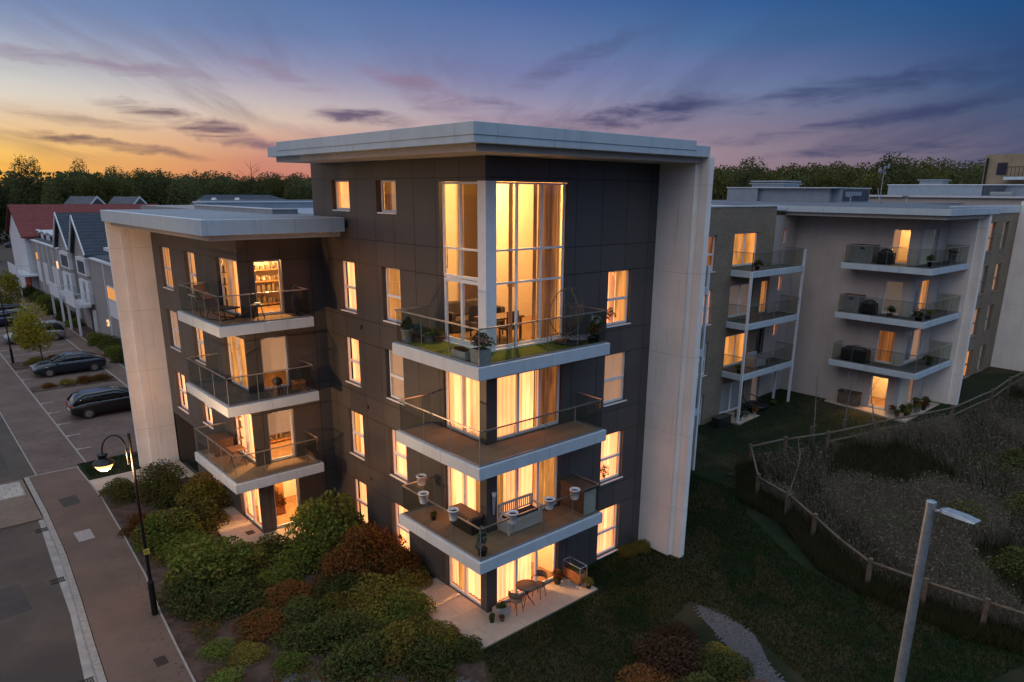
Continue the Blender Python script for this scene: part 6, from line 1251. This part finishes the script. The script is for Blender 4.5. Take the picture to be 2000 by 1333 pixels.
# ------------------------------------------------------------------ sky, camera, render settings
def make_world():
    w = bpy.data.worlds.new('World'); S.world = w; w.use_nodes = True; t = w.node_tree; t.nodes.clear()
    T = NT.__new__(NT); T.t = t
    T.out = T.n('ShaderNodeOutputWorld'); bg = T.n('ShaderNodeBackground'); T.l(bg.outputs[0], T.out.inputs[0])
    d = T.n('ShaderNodeTexCoord').outputs['Generated']; sp = T.n('ShaderNodeSeparateXYZ'); T.l(d, sp.inputs[0]); x, y, z = sp.outputs
    az = T.math('MULTIPLY', T.math('ARCTAN2', y, x), 180/math.pi); el = T.math('MULTIPLY', T.math('ARCSINE', z), 180/math.pi)
    e = T.math('DIVIDE', el, 16, clamp=True)
    def lin(c): return tuple(((q/255+.055)/1.055)**2.4 if q > 10 else q/255/12.92 for q in c)
    def rp(st): return T.ramp(e, [(p/16, lin(c)) for p, c in st])
    r0 = rp([(0, (252, 172, 70)), (1.5, (250, 188, 92)), (2.4, (250, 200, 112)), (3.2, (243, 200, 140)), (4.6, (226, 200, 170)), (5.6, (222, 212, 198)), (6.8, (205, 205, 202)), (8.2, (180, 184, 196)), (9.5, (150, 162, 190)), (11, (122, 143, 183)), (14, (100, 125, 172))])
    r1 = rp([(0, (206, 122, 104)), (2.0, (205, 138, 118)), (3.6, (214, 168, 146)), (4.8, (220, 196, 178)), (6, (200, 186, 186)), (7.6, (165, 160, 182)), (8.9, (140, 146, 180)), (10.5, (110, 131, 175)), (12.4, (95, 124, 170)), (15, (82, 112, 164))])
    r2 = rp([(0, (186, 124, 128)), (2.5, (176, 140, 148)), (4.6, (168, 146, 160)), (6.1, (158, 149, 174)), (7.2, (137, 137, 171)), (8.6, (118, 126, 169)), (9.9, (108, 124, 169)), (11.5, (94, 115, 165)), (13.2, (74, 104, 160)), (16, (64, 96, 154))])
    r3 = rp([(0, (156, 122, 132)), (3, (152, 132, 144)), (4.8, (136, 126, 148)), (7.2, (115, 128, 165)), (8.8, (104, 118, 164)), (10.4, (76, 110, 156)), (12.9, (55, 95, 150)), (16, (46, 88, 146))])
    r4 = rp([(0, (92, 86, 108)), (2.9, (92, 92, 116)), (4.2, (82, 88, 116)), (5.7, (68, 88, 122)), (7.1, (52, 82, 122)), (9.3, (40, 74, 120)), (11.4, (28, 75, 126)), (16, (24, 72, 124))])
    c = T.mix(T.math('MULTIPLY_ADD', az, 1/19, -15/19, clamp=True), r4, r3); c = T.mix(T.math('MULTIPLY_ADD', az, 1/15, -34/15, clamp=True), c, r2)
    c = T.mix(T.math('MULTIPLY_ADD', az, 1/18.5, -49/18.5, clamp=True), c, r1); c = T.mix(T.math('MULTIPLY_ADD', az, 1/15.5, -67.5/15.5, clamp=True), c, r0)
    # the afterglow fades towards the back
    back = T.step(T.math('COSINE', T.math('MULTIPLY', T.math('SUBTRACT', az, 75), math.pi/180)), -.1, .6)
    c = T.mix(back, lin((95, 105, 150)), c)
    # streaks of cloud on a high flat layer, converging at one point of the horizon
    k = T.math('ADD', z, .12); mp = T.n('ShaderNodeCombineXYZ'); a = R(52)
    u = T.math('DIVIDE', T.math('ADD', T.math('MULTIPLY', x, math.cos(a)), T.math('MULTIPLY', y, math.sin(a))), k)
    v = T.math('DIVIDE', T.math('SUBTRACT', T.math('MULTIPLY', y, math.cos(a)), T.math('MULTIPLY', x, math.sin(a))), k)
    T.l(T.math('MULTIPLY', u, .34), mp.inputs[0]); T.l(T.math('MULTIPLY', v, 1.5), mp.inputs[1]); mp.inputs[2].default_value = SEED_Z
    n1 = T.noise(mp.outputs[0], 1.15, 9, .62, .35)
    mp2 = T.n('ShaderNodeCombineXYZ'); T.l(T.math('MULTIPLY', u, .14), mp2.inputs[0]); T.l(T.math('MULTIPLY', v, .5), mp2.inputs[1]); mp2.inputs[2].default_value = SEED_Z + 4.3
    n2 = T.noise(mp2.outputs[0], 1.6, 4, .5)
    f = T.math('MULTIPLY', T.step(n1, .42, .64), T.step(n2, .40, .56))
    f = T.math('MULTIPLY', f, T.step(el, .3, 2.2)); f = T.math('MULTIPLY', f, T.math('SUBTRACT', 1, T.math('MULTIPLY', T.step(el, 6, 13), .75)))
    cc = T.mix(T.step(az, 30, 62), lin((52, 62, 102)), lin((96, 80, 112))); cc = T.mix(T.step(az, 58, 84), cc, lin((104, 78, 84)))
    c = T.mix(T.math('MULTIPLY', f, .38), c, cc)
    mp3 = T.n('ShaderNodeCombineXYZ'); T.l(T.math('MULTIPLY_ADD', az, .085, T.math('MULTIPLY', el, .12)), mp3.inputs[0]); T.l(T.math('MULTIPLY', el, .62), mp3.inputs[1]); mp3.inputs[2].default_value = 2.2
    w1 = T.noise(mp3.outputs[0], 1.5, 8, .62, .5); mp3b = T.n('ShaderNodeCombineXYZ'); T.l(T.math('MULTIPLY', az, .2), mp3b.inputs[0]); T.l(T.math('MULTIPLY', el, .3), mp3b.inputs[1]); w2 = T.noise(mp3b.outputs[0], 1.2, 5, .6)
    def streak(a0, e0, a1, e1, th, wt):
        L_ = math.hypot(a1-a0, e1-e0)/2; ca, sa = (a1-a0)/2/L_, (e1-e0)/2/L_; da = T.math('SUBTRACT', az, (a0+a1)/2); de = T.math('SUBTRACT', el, (e0+e1)/2)
        p = T.math('ADD', T.math('MULTIPLY', da, ca), T.math('MULTIPLY', de, sa)); q = T.math('SUBTRACT', T.math('MULTIPLY', de, ca), T.math('MULTIPLY', da, sa))
        q = T.math('ADD', q, T.math('MULTIPLY_ADD', w2, 2.2*th+.5, -1.1*th-.25)); p = T.math('ADD', p, T.math('MULTIPLY_ADD', w1, L_*.9, -L_*.45))
        r = T.math('ADD', T.math('POWER', T.math('ABSOLUTE', T.math('DIVIDE', p, L_*1.15)), 2.0), T.math('POWER', T.math('ABSOLUTE', T.math('DIVIDE', q, th)), 2.0))
        x_ = T.n('ShaderNodeMapRange', interpolation_type='SMOOTHSTEP'); T.l(r, x_.inputs[0]); x_.inputs[1].default_value = 1.25; x_.inputs[2].default_value = 0
        return T.math('MULTIPLY', x_.outputs[0], wt)
    def allof(lst):
        m_ = None
        for q in lst: s_ = streak(*q); m_ = s_ if m_ is None else T.math('MAXIMUM', m_, s_)
        return T.math('MULTIPLY', m_, T.step(w1, .30, .62), clamp=True)
    dark = allof([(77, 5.5, 65.5, 2.7, .85, 1), (82.5, 3.5, 71.5, 2.1, .42, .95), (84, 4.7, 74, 4.0, .4, .5), (63.5, 5.5, 56.6, 4.9, .75, 1), (44.5, 4.7, 32.5, 6.7, 1.05, .95), (35, 3.4, 14, 6.2, .6, .8), (33, 6.0, 14, 8.3, 1.0, .7), (50, 7.2, 39, 11.3, .9, .4), (31, 2.6, 14, 3.5, .5, .8), (52, 6.6, 47, 5.4, .8, .55)])
    pink = allof([(85, 8.2, 69.5, 7.3, .5, .7), (60, 8.4, 50.5, 5.0, 1.15, .9), (68.5, 8.8, 62.5, 6.9, .6, .6), (70, 3.4, 60, 3.0, .5, .6)])
    c = T.mix(T.math('MULTIPLY', pink, .75), c, lin((142, 116, 140))); c = T.mix(T.math('MULTIPLY', dark, .92), c, cc)
    # unseen sky overhead and behind brightened as added fill, cooler away from the afterglow
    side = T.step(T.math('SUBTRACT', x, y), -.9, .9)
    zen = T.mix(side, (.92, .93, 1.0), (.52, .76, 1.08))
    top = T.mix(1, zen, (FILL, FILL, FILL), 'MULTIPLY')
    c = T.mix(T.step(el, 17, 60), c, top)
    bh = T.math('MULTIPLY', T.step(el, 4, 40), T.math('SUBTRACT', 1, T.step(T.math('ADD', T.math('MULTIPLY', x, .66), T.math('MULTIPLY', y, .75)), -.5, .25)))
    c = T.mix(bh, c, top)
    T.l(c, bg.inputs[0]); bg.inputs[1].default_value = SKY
    w.cycles.sampling_method = 'MANUAL'; w.cycles.sample_map_resolution = 512
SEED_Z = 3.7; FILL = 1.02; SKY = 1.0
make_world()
L = bpy.data.lights.new('low_sun', 'SUN'); L.energy = SUN = .12; L.angle = R(24); L.color = (1, .80, .74)
o = bpy.data.objects.new('low_sun', L); COL.objects.link(o)
o.rotation_euler = Vector((.62, .22, -.42)).to_track_quat('-Z', 'Y').to_euler()

f_, yaw, pit, rol, cx, cy, cz = 1384.947, .8456979514990043, -.27173205126092503, .008732516657835317, -11.253179, -14.304626, 13.11499
cam = bpy.data.cameras.new('camera'); co = bpy.data.objects.new('camera', cam); COL.objects.link(co)
F = Vector((math.cos(pit)*math.cos(yaw), math.cos(pit)*math.sin(yaw), math.sin(pit))); Rv = Vector((math.sin(yaw), -math.cos(yaw), 0)); U = Rv.cross(F)
R2 = Rv*math.cos(rol)+U*math.sin(rol); U2 = U*math.cos(rol)-Rv*math.sin(rol)
mw = Matrix((R2, U2, -F)).transposed().to_4x4(); mw.translation = (cx, cy, cz); co.matrix_world = mw
cam.sensor_fit = 'HORIZONTAL'; cam.sensor_width = 36; cam.lens = f_*36/2000; cam.shift_x = -13.254/2000; cam.shift_y = 94.07/2000
cam.clip_start = .1; cam.clip_end = 6000
S.camera = co
S.view_settings.view_transform = 'Standard'; S.view_settings.look = 'None'; S.view_settings.exposure = 0; S.view_settings.gamma = 1
S.render.engine = 'CYCLES'; cy_ = S.cycles
cy_.use_denoising = True; cy_.max_bounces = 6; cy_.diffuse_bounces = 3; cy_.glossy_bounces = 3; cy_.transmission_bounces = 4; cy_.transparent_max_bounces = 24
cy_.sample_clamp_indirect = 3; cy_.caustics_reflective = False; cy_.caustics_refractive = False; cy_.blur_glossy = .5
bpy.context.view_layer.update()
